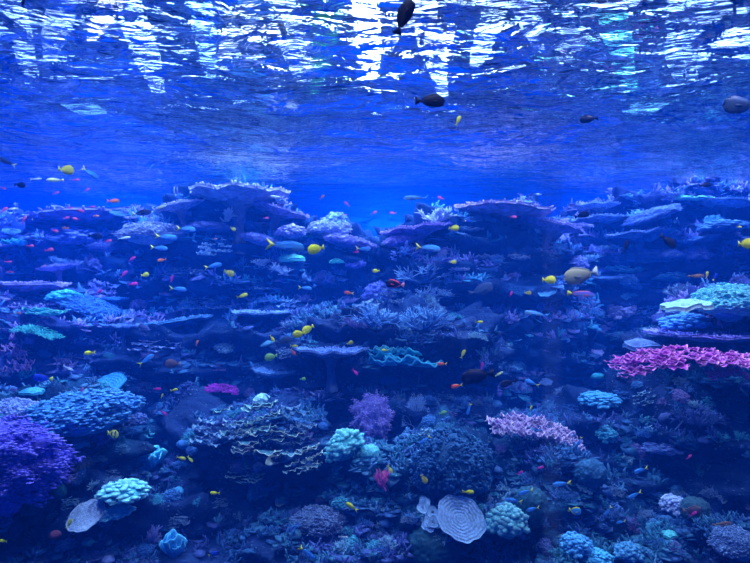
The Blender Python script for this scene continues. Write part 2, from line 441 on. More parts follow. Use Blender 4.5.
def rock(name, px, py, wpx, hpx, d, th, pal, label, seed, k=1.0):
    c = at(px, py, d); rx = wpx / 2 / F * d; rz = hpx / 2 / F * d; ry = th
    V, Fc = ICO6
    n = V.copy()
    e = 0.75
    s = np.sign(n) * np.abs(n) ** e                       # a little boxier than an ellipsoid
    P = s * np.array([rx, ry, rz])
    W = P + np.array(c[:]) 
    size = min(1.0, (rx + rz) / 2)
    q = W + seed * 7.7
    low = fbm(q * 1.0, 3)
    ter = fbm(q * np.array([.9, .9, 4.2]), 3)
    ter = np.sign(ter) * np.abs(ter) ** .8
    mid = np.abs(fbm(q * 3.4, 3)) 
    fine = fbm(q * 10.0, 2)
    dn = n * np.array([1, 1, .55]); dn /= np.linalg.norm(dn, axis=1)[:, None]
    D = k * size * (.32 * low + .40 * ter) + .20 * min(1, size * 1.8) * mid + .06 * min(1, size * 1.8) * fine + .03 * pnoise(q * 24)
    P = P + dn * D[:, None]
    mb = MB(); mb.add(P, Fc)
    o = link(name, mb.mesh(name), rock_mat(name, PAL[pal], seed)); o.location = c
    tag(o, label, 'rock')
    crust(o, P, c, Fc, pal, seed, d)
    ROCK_BVH.append((BVHTree.FromPolygons([Vector(v) + c for v in P.tolist()], Fc), o))
    return o

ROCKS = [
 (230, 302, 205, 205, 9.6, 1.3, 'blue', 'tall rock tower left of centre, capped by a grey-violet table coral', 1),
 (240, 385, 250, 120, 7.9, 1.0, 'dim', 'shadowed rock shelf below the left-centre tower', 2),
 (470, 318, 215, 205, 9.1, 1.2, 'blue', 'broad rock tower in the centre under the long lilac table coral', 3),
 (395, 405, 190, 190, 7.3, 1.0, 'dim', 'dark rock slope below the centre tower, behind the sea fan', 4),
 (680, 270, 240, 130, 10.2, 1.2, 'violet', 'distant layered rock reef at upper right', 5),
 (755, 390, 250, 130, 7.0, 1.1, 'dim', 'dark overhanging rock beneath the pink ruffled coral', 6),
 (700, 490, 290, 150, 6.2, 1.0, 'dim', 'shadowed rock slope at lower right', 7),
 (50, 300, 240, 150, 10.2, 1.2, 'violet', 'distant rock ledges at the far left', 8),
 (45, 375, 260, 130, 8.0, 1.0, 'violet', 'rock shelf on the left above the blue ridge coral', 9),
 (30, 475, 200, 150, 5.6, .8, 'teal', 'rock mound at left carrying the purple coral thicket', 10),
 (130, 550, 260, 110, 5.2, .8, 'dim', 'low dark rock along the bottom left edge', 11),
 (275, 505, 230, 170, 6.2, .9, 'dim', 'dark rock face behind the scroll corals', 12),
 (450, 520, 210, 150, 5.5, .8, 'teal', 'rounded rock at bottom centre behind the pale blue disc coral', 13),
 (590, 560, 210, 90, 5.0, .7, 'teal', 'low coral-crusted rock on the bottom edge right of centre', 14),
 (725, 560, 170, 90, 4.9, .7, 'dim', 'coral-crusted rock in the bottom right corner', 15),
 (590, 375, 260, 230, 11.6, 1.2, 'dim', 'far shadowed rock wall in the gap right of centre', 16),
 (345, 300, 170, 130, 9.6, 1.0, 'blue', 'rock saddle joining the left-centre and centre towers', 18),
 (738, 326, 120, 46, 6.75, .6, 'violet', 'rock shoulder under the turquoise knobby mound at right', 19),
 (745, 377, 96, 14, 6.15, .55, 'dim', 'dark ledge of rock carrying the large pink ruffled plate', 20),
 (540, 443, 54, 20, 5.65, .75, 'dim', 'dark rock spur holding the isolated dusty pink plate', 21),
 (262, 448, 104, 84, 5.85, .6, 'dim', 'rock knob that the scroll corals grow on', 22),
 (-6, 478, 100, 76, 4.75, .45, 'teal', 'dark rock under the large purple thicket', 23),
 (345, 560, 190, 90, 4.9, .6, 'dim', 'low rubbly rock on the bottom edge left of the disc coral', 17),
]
for r in ROCKS: rock('reef_rock', *r)

def ray(px, py, dmin=0):
    """first rock met on that line of sight: point, normal, distance, rock"""
    d = (at(px, py, 1.0) - CAM); best = None
    for t, o in ROCK_BVH:
        h = t.ray_cast(CAM, d.normalized())
        if h[0] is not None and (best is None or h[3] < best[3]): best = (h[0], h[1], 0, h[3], o)
    if best is None: return None
    return best[0], best[1], best[0].y - CAM.y, best[4]

# ------------------------------------------------------------------ coral shapes
ICO1 = ico(1); ICO2 = ico(2); ICO4 = ico(4); ICO5 = ico(5)
def rn(a, b): return R_.uniform(a, b)

def disc(mb, nr, nt, edge, top, thick, tipf=None, cx=0, cy=0, cz=0, under=None):
    """closed round plate: edge(th) radius, top(x,y,r) height, thick(r)"""
    th = np.linspace(0, 2 * PI, nt, endpoint=False)
    rr = np.linspace(0, 1, nr + 1)[1:]
    E = edge(th)
    X = (rr[:, None] * E[None, :] * np.cos(th)[None, :]).ravel(); Y = (rr[:, None] * E[None, :] * np.sin(th)[None, :]).ravel()
    Rr = np.repeat(rr, nt)
    Z = top(X, Y, Rr)
    T = thick(Rr)
    Vt = np.stack([X, Y, Z], 1); Vb = np.stack([X, Y, Z - T], 1)
    c0 = top(np.zeros(1), np.zeros(1), np.zeros(1))[0]
    V = np.concatenate([Vt, Vb, [[0, 0, c0]], [[0, 0, c0 - thick(np.zeros(1))[0]]]])
    n = nr * nt
    Fc = [(a, d_, c, b) for a, b, c, d_ in [(f[0], f[3], f[2], f[1]) for f in grid_faces(nr, nt, True)]]
    Fb = [tuple(n + i for i in reversed(f)) for f in Fc]
    rim = [((nr - 1) * nt + j, n + (nr - 1) * nt + j, n + (nr - 1) * nt + (j + 1) % nt, (nr - 1) * nt + (j + 1) % nt) for j in range(nt)]
    cap = [(2 * n, j, (j + 1) % nt) for j in range(nt)] + [(2 * n + 1, n + (j + 1) % nt, n + j) for j in range(nt)]
    tp = (tipf(Rr) if tipf is not None else np.clip((Rr - .8) / .2, 0, 1) * .7)
    t = np.concatenate([tp, tp * .5, [0, 0]])
    V = V + np.array([cx, cy, cz])
    mb.add(V, Fc + Fb + rim + cap, t)

def ragged(seed, amp=.16, k=1.3):
    def f(th):
        p = np.stack([np.cos(th) * k, np.sin(th) * k, np.full_like(th, seed * 3.3)], 1)
        q = np.stack([np.cos(th) * 6, np.sin(th) * 6, np.full_like(th, seed * 1.3)], 1)
        return 1 + amp * 1.6 * pnoise(p) + amp * .55 * pnoise(q)
    return f

def table_mesh(seed, tw=520, asp=1.0, cup=.05):
    rs = np.random.RandomState(seed); mb = MB(); ed = ragged(seed)
    def top(x, y, r):
        return .05 * pnoise(np.stack([x * 2.5, y * 2.5, x * 0 + seed], 1)) + cup * r * r
    disc(mb, 9, 64, ed, top, lambda r: .16 - .12 * r, lambda r: np.clip((r - .85) / .15, 0, 1) * .5)
    th = rs.uniform(0, 2 * PI, tw); r = np.sqrt(rs.uniform(0, 1, tw)) * .98
    E = ed(th); x = r * E * np.cos(th); y = r * E * np.sin(th); z = top(x, y, r)
    for k in range(tw):
        d = Vector((x[k] * .9 + rs.normal() * .2, y[k] * .9 + rs.normal() * .2, 1 - .5 * r[k]))
        stick(mb, (x[k], y[k], z[k] - .03), d, rs.uniform(.05, .11), rs.uniform(.018, .03), t0=.15, t1=1)
    return mb.mesh('table_plate')
def stalk_mesh(seed):
    rs = np.random.RandomState(seed); mb = MB(); nt_ = 14
    zs = np.array([-.08, -.2, -.38, -.6, -.85]); rr = np.array([.45, .18, .11, .12, .2])
    V = []
    for z, r in zip(zs, rr):
        for j in range(nt_):
            a = 2 * PI * j / nt_; q = r * (1 + .12 * math.sin(3 * a + seed)); V.append((q * math.cos(a), q * math.sin(a) + .25 * (-z), z))
    mb.add(V, [tuple(reversed(f)) for f in grid_faces(5, nt_, True)]); return mb.mesh('stalk')

def bush_mesh(seed, n0=16, spread=1.0, r0=.05, lv=3):
    rs = np.random.RandomState(seed); mb = MB()
    def grow(p, d, L, r, lev):
        stick(mb, p, d, L, r, TUBE if lev < 2 else TUBE4, t0=.25 * lev, t1=.25 * lev + .3 if lev < lv - 1 else 1)
        if lev >= lv - 1: return
        e = Vector(p) + Vector(d).normalized() * L * .8
        for _ in range(rs.randint(2, 5)):
            nd = (Vector(d).normalized() + Vector(rs.normal(size=3)) * .55 + Vector((0, 0, .25))).normalized()
            grow(e - Vector(d).normalized() * L * rs.uniform(0, .35), nd, L * rs.uniform(.55, .85), r * .72, lev + 1)
    for k in range(n0):
        a = rs.uniform(0, 2 * PI); u = rs.uniform(.1, 1) * spread
        d = Vector((math.cos(a) * u, math.sin(a) * u, rs.uniform(.35, .9)))
        grow((d.x * .15, d.y * .15, 0), d, rs.uniform(.35, .5), r0, 0)
    return mb.mesh('branching_coral')

def knob_mesh(seed, n=420, flat=.55, size=(.07, .13), height=.7, low=-.35, lump=.18, nf=1.8):
    """rounded colony packed with blunt knobs"""
    rs = np.random.RandomState(seed); mb = MB()
    V, Fc = ICO4
    P = V * np.array([.9, .9, height * .9]); P = P * (1 + lump * fbm(V * nf + seed, 2))[:, None]
    mb.add(P, Fc, 0)
    kv, kf = ICO1
    k = 0
    while k < n:
        q = rs.normal(size=3); q /= np.linalg.norm(q)
        if q[2] < low: continue
        g = 1 + lump * fbm((q * nf + seed)[None, :], 2)[0]
        c = q * np.array([.92, .92, height * .93]) * g * rs.uniform(.95, 1.1)
        s = rs.uniform(*size)
        B = basis(q)
        W = (kv * (1 + .25 * rs.normal(size=(len(kv), 1)) * .6) * np.array([s, s, s * 1.2])) @ B.T
        W[:, 2] *= flat
        W = W + c
        mb.add(W, kf, np.clip(.25 + .6 * (kv @ np.array([0, 0, 1.])), 0, 1)); k += 1
    return mb.mesh('knobby_coral')

def dome_mesh(seed, height=.7, maze=.0):
    V, Fc = ICO5
    P = V * np.array([1, 1, height]) * (1 + .10 * fbm(V * 1.6 + seed, 2) )[:, None]
    if maze: P = P + V * (maze * (np.abs(pnoise(V * 5.5 + seed)) + 1e-4) ** .6)[:, None]
    mb = MB(); mb.add(P, Fc, np.clip(V[:, 2], 0, 1) * .3); return mb.mesh('dome')

def lobed_mesh(seed, flat=.3):
    """smooth leather coral: wavy folded cap"""
    mb = MB()
    def ed(th): return 1 + .16 * np.sin(3 * th + seed) + .09 * np.sin(7 * th + seed * 2)
    def top(x, y, r):
        a = np.arctan2(y, x)
        return flat * (.55 - .5 * r ** 2.2) + .02 * r ** 2 * np.sin(5 * a + seed) + .05 * pnoise(np.stack([x * 1.6, y * 1.6, x * 0 + seed], 1))
    disc(mb, 14, 72, ed, top, lambda r: .30 - .2 * r, lambda r: np.clip((r - .88) / .12, 0, 1) * .8)
    return mb.mesh('leather_cap')

def frond(mb, seed, ang=1.9, ruff=.12, curl=.35, M=None, rimw=.86, k=5):
    rs = np.random.RandomState(seed); nr, nt_ = 9, 46
    th = np.linspace(-ang, ang, nt_); rr = np.linspace(.06, 1, nr)
    E = 1 + .14 * pnoise(np.stack([th * 1.1, th * 0 + seed, th * 0], 1)) + .06 * pnoise(np.stack([th * 4, th * 0 + seed, th * 0], 1))
    Rg, T = np.meshgrid(rr, th, indexing='ij'); Eg = np.broadcast_to(E, Rg.shape)
    X = Rg * Eg * np.cos(T); Y = Rg * Eg * np.sin(T)
    ph = rs.uniform(0, 6)
    Z = curl * Rg ** 2 + ruff * Rg ** 2 * (np.sin(k * T + ph) + .5 * np.sin(k * 2.3 * T + 2 * ph))
    th_ = .035 + .02 * (1 - Rg)
    Vt = np.stack([X, Y, Z], -1).reshape(-1, 3); Vb = np.stack([X, Y, Z - th_], -1).reshape(-1, 3)
    n = nr * nt_; Fc = grid_faces(nr, nt_)
    side = []
    for j in range(nt_ - 1): side.append(((nr - 1) * nt_ + j, (nr - 1) * nt_ + j + 1, n + (nr - 1) * nt_ + j + 1, n + (nr - 1) * nt_ + j)); side.append((j + 1, j, n + j, n + j + 1))
    for i in range(nr - 1): side.append((i * nt_, (i + 1) * nt_, n + (i + 1) * nt_, n + i * nt_)); side.append(((i + 1) * nt_ + nt_ - 1, i * nt_ + nt_ - 1, n + i * nt_ + nt_ - 1, n + (i + 1) * nt_ + nt_ - 1))
    t = np.clip((Rg - rimw) / (1 - rimw), 0, 1).reshape(-1)
    V = np.concatenate([Vt, Vb])
    if M is not None:
        A = np.array(M); V = V @ A[:3, :3].T + A[:3, 3]
    mb.add(V, Fc + [tuple(n + i for i in reversed(f)) for f in Fc] + side, np.concatenate([t, t]))

def XF(loc, rz=0, rx=0, ry=0, s=1.0):
    return Matrix.Translation(loc) @ Euler((rx, ry, rz)).to_matrix().to_4x4() @ Matrix.Scale(s, 4)

def leaves_mesh(seed, n=6, up=.9):
    """a bunch of upright leafy blades"""
    rs = np.random.RandomState(seed); mb = MB()
    for k in range(n):
        a = 2 * PI * k / n + rs.uniform(-.3, .3)
        frond(mb, seed * 10 + k, ang=rs.uniform(.8, 1.2), ruff=.10, curl=.45, M=XF((0.1 * math.cos(a), .1 * math.sin(a), 0), a, 0, -up * rs.uniform(.6, 1.1), rs.uniform(.75, 1.05)))
    return mb.mesh('leaf_coral')

def tiers_mesh(seed, n=22, w=1.0, h=.5, dep=.45, s=(.22, .42), tilt=.12, ruff=.14, rimw=.86, arch=0.0):
    """stacked wavy shelves facing the open water (-Y)"""
    rs = np.random.RandomState(seed); mb = MB()
    for k in range(n):
        x = rs.uniform(-1, 1) * w; u = rs.uniform(-1, 1)
        z = u * h * (1 - .35 * abs(x) / w) - arch * x * x; y = dep * u + rs.uniform(-.12, .12)
        frond(mb, seed * 31 + k, ang=rs.uniform(1.2, 1.9), ruff=ruff, curl=.12,
              M=XF((x, y, z), -PI / 2 + rs.uniform(-.6, .6), 0, rs.uniform(-tilt, tilt) - .05, rs.uniform(*s)), rimw=rimw, k=rs.choice([4, 5, 6]))
    return mb.mesh('tiers')

def fan_mesh(seed):
    rs = np.random.RandomState(seed); mb = MB()
    def grow(p, a, L, r, lev):
        d = Vector((math.sin(a), rs.normal() * .06, math.cos(a)))
        stick(mb, p, d, L, r, TUBE4, t0=.12 * lev, t1=.12 * lev + .2)
        if lev > 6: return
        e = Vector(p) + d * L * .92
        for s in ((-1, 1) if rs.rand() < .85 else (rs.choice([-1, 1]),)):
            na = a + s * rs.uniform(.18, .5)
            grow(e, max(-1.7, min(1.7, na)), L * rs.uniform(.78, .98), r * .82, lev + 1)
    for a in (-.7, -.25, .2, .65): grow((0, 0, 0), a, .17, .026, 0)
    return mb.mesh('sea_fan')

def ridgeplate_mesh(seed):
    """big flat disc with concentric growth ridges"""
    mb = MB()
    def ed(th): return 1 + .07 * np.sin(2 * th + seed) + .035 * np.sin(5 * th + 1) + .02 * np.sin(11 * th)
    disc(mb, 44, 96, ed, lambda x, y, r: .014 * np.sin(r * 46) * (r > .1) + .10 * r ** 2 + .02 * pnoise(np.stack([x * 6, y * 6, x * 0], 1)), lambda r: .07 + .05 * (1 - r), lambda r: np.clip((r - .93) / .07, 0, 1))
    return mb.mesh('ridged_disc')

def lobes_mesh(seed):
    mb = MB(); rs = np.random.RandomState(seed)
    for k in range(11):
        x = rs.uniform(-.55, .55); y = rs.uniform(-.9, .9)
        disc(mb, 5, 28, lambda th: .34 * (1 + .1 * np.sin(3 * th + k)), lambda X, Y, r: .05 * r ** 2 + 0 * X, lambda r: .06 + 0 * r, lambda r: np.clip((r - .85) / .15, 0, 1), x, y, .03 * k)
    return mb.mesh('lobes')

def cup_mesh(seed, deep=.35):
    mb = MB()
    disc(mb, 10, 48, lambda th: 1 + .08 * np.sin(3 * th + seed) + .05 * np.sin(7 * th), lambda x, y, r: deep * r ** 2.5 + .03 * r * np.sin(4 * np.arctan2(y, x)), lambda r: .08 + 0 * r, lambda r: np.clip((r - .8) / .2, 0, 1))
    return mb.mesh('cup')

MS = {}
def M_(kind, v, fn):
    if (kind, v) not in MS: MS[(kind, v)] = fn()
    return MS[(kind, v)]
def mesh_for(kind, v):
    f = {'table': lambda: table_mesh(100 + v, 620), 'bush': lambda: bush_mesh(200 + v), 'knob': lambda: knob_mesh(300 + v, 170, .7, (.12, .22), .7),
         'stag': lambda: bush_mesh(240 + v, 26, 1.3, .035, 3),
         'fineknob': lambda: knob_mesh(320 + v, 1500, .6, (.028, .055), .6), 'thicket': lambda: knob_mesh(340 + v, 3200, .32, (.03, .065), .9, -.9, .42, 2.6),
         'dome': lambda: dome_mesh(400 + v, .75, .05), 'brain': lambda: dome_mesh(420 + v, .75, .17), 'leather': lambda: lobed_mesh(2 + v),
         'leaves': lambda: leaves_mesh(500 + v), 'tiers': lambda: tiers_mesh(600 + v), 'fan': lambda: fan_mesh(700 + v),
         'thintiers': lambda: tiers_mesh(640 + v, 16, 1.0, .8, .5, (.3, .5), .12, .16, .9),
         'ruffle': lambda: tiers_mesh(660 + v, 150, 1.0, .10, .38, (.09, .2), .2, .12, .72, .14), 'disc': lambda: ridgeplate_mesh(1 + v), 'lobes': lambda: lobes_mesh(5 + v), 'cup': lambda: cup_mesh(1 + v),
         'plate': lambda: tiers_mesh(680 + v, 9, .75, .10, .25, (.35, .6), .08, .07, .88)}[kind]
    return M_(kind, v, f)
NAME = {'table': 'table_coral', 'bush': 'branching_coral', 'stag': 'staghorn_coral', 'knob': 'cauliflower_coral', 'fineknob': 'cauliflower_coral', 'thicket': 'finger_coral',
        'dome': 'dome_coral', 'brain': 'brain_coral', 'leather': 'leather_coral', 'leaves': 'leaf_coral', 'tiers': 'scroll_coral', 'thintiers': 'scroll_coral', 'fan': 'sea_fan',
        'ruffle': 'ruffled_plate_coral', 'disc': 'disc_coral', 'lobes': 'disc_coral', 'cup': 'cup_coral', 'plate': 'plate_coral'}
# natural half width / half height of each unit mesh as seen from the front, used to give the wanted size
NAT = {}
def nat(me):
    if me.name not in NAT:
        a = np.empty(len(me.vertices) * 3, np.float32); me.vertices.foreach_get('co', a); a = a.reshape(-1, 3)
        NAT[me.name] = (a.min(0), a.max(0))
    return NAT[me.name]

def coral(kind, px, py, wpx, hpx, d, col, label, tip=None, v=0, rz=0.0, tilt=0.0, roll=0.0, group=None, place=None):
    """kind at centre (px,py), wpx wide and hpx high in the picture at distance d"""
    me = mesh_for(kind, v); lo, hi = nat(me)
    W = wpx / F * d; H = hpx / F * d
    sx = W / (hi[0] - lo[0]); sz = H / (hi[2] - lo[2])
    sy = sx * (.9 if kind not in ('thicket',) else .7)
    if tilt > .3: sz = sx * .9; sy = H / ((hi[1] - lo[1]) * math.sin(tilt))
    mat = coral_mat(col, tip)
    c = place or at(px, py, d)
    root = link(NAME[kind], me if kind != 'table' else None, mat if kind != 'table' else None)
    mid = Vector(((lo[0] + hi[0]) / 2 * sx, 0, (lo[2] + hi[2]) / 2 * sz))
    root.scale = (sx, sy, sz); root.rotation_euler = (tilt, roll, rz)
    root.location = c - (Euler((tilt, roll, rz)).to_matrix() @ mid)
    if kind == 'table':
        link('plate', me, mat, root); link('stalk', M_('stalk', v, lambda: stalk_mesh(v)), coral_mat([x * .5 for x in col]), root)
    tag(root, label, 'coral', group)
    return root

VIO = (.30, .26, .75); LIL = (.50, .46, .85); GRV = (.36, .38, .62); TEA = (.12, .62, .72); PTE = (.30, .80, .78); BLU = (.06, .26, .72); SKY = (.10, .45, .85)
PUR = (.24, .14, .80); WHT = (.62, .72, .85); PNK = (.85, .16, .62); MAG = (.62, .04, .55); CRM = (.55, .62, .55); TAN = (.30, .26, .22); DBL = (.04, .13, .40); GRN = (.12, .55, .42); DGR = (.03, .16, .16)
C = [
 # kind, px, py, w, h, d, colour, label, kwargs
 ('table', 180, 207, 52, 10, 8.6, (.34, .34, .64), 'grey-violet ledge coral on the upper left shoulder of the left-centre tower', {'v': 2, 'roll': -.2, 'tip': (.6, .6, .9)}),
 ('fineknob', 208, 227, 50, 12, 8.3, (.18, .20, .52), 'dull violet crusty coral below the white branching coral on the left-centre tower', {'v': 0}),
 ('fineknob', 262, 240, 46, 12, 8.4, (.16, .18, .55), 'violet crusty coral low on the right flank of the left-centre tower', {'v': 1, 'roll': .25}),
 ('tiers', 188, 272, 50, 11, 8.3, (.12, .22, .56), 'blue shelf corals on the shaded left face of the left-centre tower', {'v': 2, 'tip': (.35, .5, .85)}),
 ('tiers', 254, 284, 56, 12, 8.0, (.12, .22, .52), 'blue shelf corals on the shaded right face of the left-centre tower', {'v': 0, 'tip': (.35, .5, .85)}),
 ('table', 262, 314, 62, 9, 7.8, (.12, .26, .56), 'blue table ledge at the foot of the left-centre tower', {'v': 1, 'tip': (.35, .5, .85)}),
 ('tiers', 160, 345, 60, 10, 7.4, (.10, .16, .44), 'dim violet-blue shelf corals above the dusky round fish', {'v': 1, 'tip': (.3, .36, .7)}),
 ('table', 236, 196, 108, 20, 8.9, (.42, .42, .68), 'grey-violet table coral capping the rock tower left of centre', {'tip': (.78, .76, .95)}),
 ('fineknob', 152, 233, 70, 24, 8.8, (.30, .33, .55), 'grey lumpy coral mound hanging on the left shoulder of the left-centre tower', {}),
 ('bush', 226, 214, 26, 16, 8.4, WHT, 'small white branching coral just under the grey-violet table coral', {'tip': (.8, .9, 1)}),
 ('table', 278, 212, 62, 12, 8.6, (.34, .28, .66), 'violet table coral on the right shoulder of the left-centre tower', {'v': 1, 'roll': .25}),
 ('table', 262, 225, 24, 5, 8.3, (.50, .34, .70), 'little pinkish ledge coral under the right shoulder of the left-centre tower', {'v': 2}),
 ('table', 95, 222, 138, 16, 9.6, VIO, 'wide violet table coral on the far left crest', {'v': 1, 'roll': -.10}),
 ('knob', 70, 236, 60, 20, 9.3, (.16, .20, .66), 'blue knobby coral under the wide violet table coral', {}),
 ('fineknob', 112, 247, 50, 12, 9.0, (.25, .25, .66), 'violet-blue crusty coral right of the blue knobby coral on the left crest', {'v': 1}),
 ('plate', 22, 242, 40, 8, 9.2, (.10, .70, .80), 'bright teal plate coral jutting out at the far left', {'tip': (.25, .95, 1)}),
 ('table', 58, 268, 42, 8, 8.6, VIO, 'small violet table coral below the left crest', {'v': 2, 'roll': -.15}),
 ('table', 28, 287, 84, 14, 7.9, (.42, .30, .75), 'lilac-pink table coral at the left edge below the crest', {'v': 3}),
 ('knob', 64, 296, 36, 14, 7.6, (.08, .52, .80), 'turquoise knobby coral right of the lilac-pink table coral', {'v': 1}),
 ('fineknob', 95, 308, 70, 20, 7.5, (.08, .26, .70), 'blue crusty coral sloping down below the turquoise knobby coral', {'roll': .35}),
 ('plate', 46, 311, 50, 9, 7.2, (.10, .62, .70), 'thin teal plate coral above the green-teal strap coral', {'tip': (.3, .9, .9), 'v': 1}),
 ('ruffle', 38, 331, 50, 11, 6.8, (.06, .52, .56), 'green-teal strap-shaped ruffled coral on the left', {'roll': .22, 'tip': (.2, .85, .8)}),
 ('tiers', 15, 352, 42, 40, 6.8, (.35, .20, .60), 'pinkish violet layered coral at the left edge under the strap coral', {'tip': (.7, .35, .7)}),
 ('table', 108, 300, 40, 8, 7.7, BLU, 'blue ledge coral at the end of the crusty slope on the left', {'v': 0}),
 ('table', 176, 323, 70, 12, 8.2, (.10, .26, .58), 'blue table ledge low on the left side of the left-centre tower', {'v': 3, 'roll': -.15}),
 ('table', 123, 327, 34, 8, 7.9, (.15, .24, .62), 'small dull blue ledge coral left of the blue table ledge', {'v': 2}),
 ('tiers', 205, 303, 56, 12, 8.5, (.14, .28, .60), 'thin blue shelf corals halfway down the left-centre tower', {'tip': (.35, .5, .85)}),
 ('tiers', 215, 249, 36, 14, 8.6, (.20, .36, .62), 'pale streaky shelf coral on the face of the left-centre tower', {'tip': (.5, .7, .85), 'v': 1}),
 ('knob', 290, 231, 34, 16, 8.2, (.28, .28, .66), 'violet knobby coral left of the pale lilac dome on the saddle', {'v': 2}),
 ('fineknob', 330, 229, 52, 20, 8.2, (.42, .48, .75), 'pale lilac rounded coral on the saddle between the towers', {}),
 ('ruffle', 316, 237, 42, 9, 8.8, (.12, .60, .50), 'green ruffled coral below the pale lilac rounded coral', {'roll': -.2, 'tip': (.3, .9, .7)}),
 ('fineknob', 350, 242, 56, 14, 8.0, (.26, .24, .72), 'violet coral crust running down right of the saddle', {'v': 1, 'roll': .2}),
 ('leather', 293, 258, 26, 9, 7.7, (.12, .60, .58), 'small green-teal leather coral under the saddle', {'v': 1}),
 ('leather', 338, 261, 18, 6, 7.6, (.10, .66, .52), 'tiny green leather coral right of the small green-teal one', {'v': 2}),
 ('knob', 356, 264, 22, 10, 7.7, (.20, .20, .75), 'small bright violet knobby coral under the saddle', {}),
 ('bush', 263, 261, 28, 12, 7.7, (.50, .60, .82), 'pale branching coral at the left end under the saddle', {'v': 1}),
 ('bush', 283, 270, 34, 12, 7.6, (.36, .46, .74), 'pale blue branching coral trailing down to the right under the saddle', {'v': 2, 'roll': .3}),
 ('bush', 437, 214, 46, 16, 8.5, (.40, .50, .85), 'pale blue bushy coral on the left top of the centre reef', {'v': 0}),
 ('table', 417, 231, 74, 14, 8.3, (.34, .24, .78), 'violet branching table coral on the left brow of the centre reef', {'v': 0, 'roll': -.12}),
 ('fineknob', 400, 240, 46, 14, 8.1, (.26, .20, .75), 'violet coral crust at the left end of the centre reef brow', {'v': 1, 'roll': -.3}),
 ('table', 503, 213, 98, 16, 8.6, (.50, .38, .80), 'long lilac table coral on the crest of the centre reef', {'v': 1, 'tip': (.80, .62, .95), 'roll': .06}),
 ('table', 551, 227, 66, 14, 8.5, (.36, .30, .78), 'violet table coral at the right end of the centre reef crest', {'v': 2, 'roll': .2}),
 ('ruffle', 522, 224, 30, 5, 8.1, (.70, .42, .62), 'pinkish coral fringe under the long lilac table coral', {}),
 ('plate', 489, 257, 34, 7, 8.0, (.16, .26, .55), 'thin grey-blue shelf coral on the face of the centre reef', {'tip': (.4, .5, .75)}),
 ('plate', 519, 257, 22, 7, 8.0, (.16, .26, .55), 'shorter grey-blue shelf coral right of the first one on the centre reef', {'tip': (.4, .55, .75), 'v': 1}),
 ('plate', 470, 229, 28, 6, 8.0, (.14, .26, .55), 'dull blue ledge coral below the gap in the centre reef crest', {'tip': (.3, .45, .7), 'v': 1}),
 ('plate', 459, 269, 22, 4, 7.8, (.40, .45, .75), 'narrow pale ledge coral right of the staghorn thicket', {}),
 ('stag', 428, 272, 72, 26, 7.8, (.10, .22, .52), 'dark blue staghorn thicket high on the centre reef face', {'tip': (.25, .45, .8)}),
 ('stag', 432, 292, 66, 18, 7.5, (.10, .24, .55), 'second blue staghorn thicket below the high one', {'v': 1, 'tip': (.3, .5, .85)}),
 ('dome', 388, 281, 20, 14, 8.0, (.10, .42, .70), 'light blue dome coral beside the red-tailed black fish', {}),
 ('knob', 378, 292, 36, 26, 7.5, (.14, .16, .62), 'indigo knobby coral left of the light blue dome', {'v': 2}),
 ('stag', 372, 318, 70, 34, 7.2, (.05, .15, .42), 'dim blue staghorn slope left of the centre', {'v': 2, 'tip': (.15, .35, .7)}),
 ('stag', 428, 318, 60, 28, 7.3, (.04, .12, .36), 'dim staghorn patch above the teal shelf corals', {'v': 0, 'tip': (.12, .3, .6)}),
 ('plate', 405, 356, 76, 20, 6.5, (.06, .46, .62), 'wide bright teal shelf coral in the middle of the reef', {'v': 2, 'tip': (.12, .75, .95)}),
 ('plate', 389, 349, 40, 10, 6.6, (.10, .50, .66), 'upper teal shelf coral at the left of the wide teal one', {'v': 0, 'tip': (.2, .8, .9)}),
 ('table', 600, 206, 44, 8, 9.8, (.26, .34, .74), 'dim lilac ledge coral at the left top of the right reef', {'v': 0}),
 ('plate', 669, 194, 24, 5, 9.9, (.36, .34, .66), 'greyish ledge coral behind the bright teal plate on the right reef', {'v': 0}),
 ('plate', 688, 198, 46, 6, 9.5, (.20, .80, .85), 'bright pale teal plate coral on top of the right reef', {'v': 1, 'tip': (.5, 1, 1)}),
 ('table', 724, 205, 54, 10, 9.6, (.22, .32, .74), 'blue-violet table coral right of the bright pale teal plate', {'v': 1, 'roll': .1}),
 ('fineknob', 652, 215, 60, 14, 9.5, (.18, .26, .68), 'blue crusty coral sloping down left of the bright pale teal plate', {'v': 0, 'roll': -.3}),
 ('table', 607, 221, 66, 9, 9.4, (.22, .34, .74), 'second lilac-blue ledge coral on the left of the right reef', {'v': 3}),
 ('table', 577, 228, 34, 10, 9.0, (.32, .28, .74), 'violet coral ledge between the centre and right reefs', {'v': 2}),
 ('table', 640, 234, 62, 10, 9.2, (.24, .34, .76), 'third lilac-blue ledge coral, below the crusty slope of the right reef', {'v': 0, 'roll': -.1}),
 ('table', 702, 239, 48, 9, 8.9, (.20, .34, .76), 'lilac-blue ledge coral under the dark hollow of the right reef', {'v': 1, 'roll': -.2}),
 ('knob', 722, 226, 50, 14, 9.0, (.14, .30, .66), 'blue knobby coral at the right side of the dark hollow', {'v': 1}),
 ('plate', 610, 247, 28, 6, 8.8, (.30, .70, .85), 'pale teal plate coral left of the dark upright fish', {'v': 2, 'tip': (.6, .9, 1)}),
 ('plate', 638, 246, 18, 5, 8.8, (.30, .70, .85), 'small pale teal plate coral right of the dark upright fish', {'v': 0, 'tip': (.6, .9, 1)}),
 ('bush', 588, 257, 36, 12, 8.6, (.26, .44, .82), 'blue bushy coral under the violet ledge between the reefs', {'v': 1}),
 ('fineknob', 655, 256, 76, 14, 8.6, (.22, .28, .66), 'violet-blue coral band across the right reef', {'v': 1}),
 ('plate', 627, 269, 42, 8, 9.1, (.15, .68, .72), 'teal plate coral above and right of the tan unicornfish', {'v': 1, 'tip': (.4, .95, 1)}),
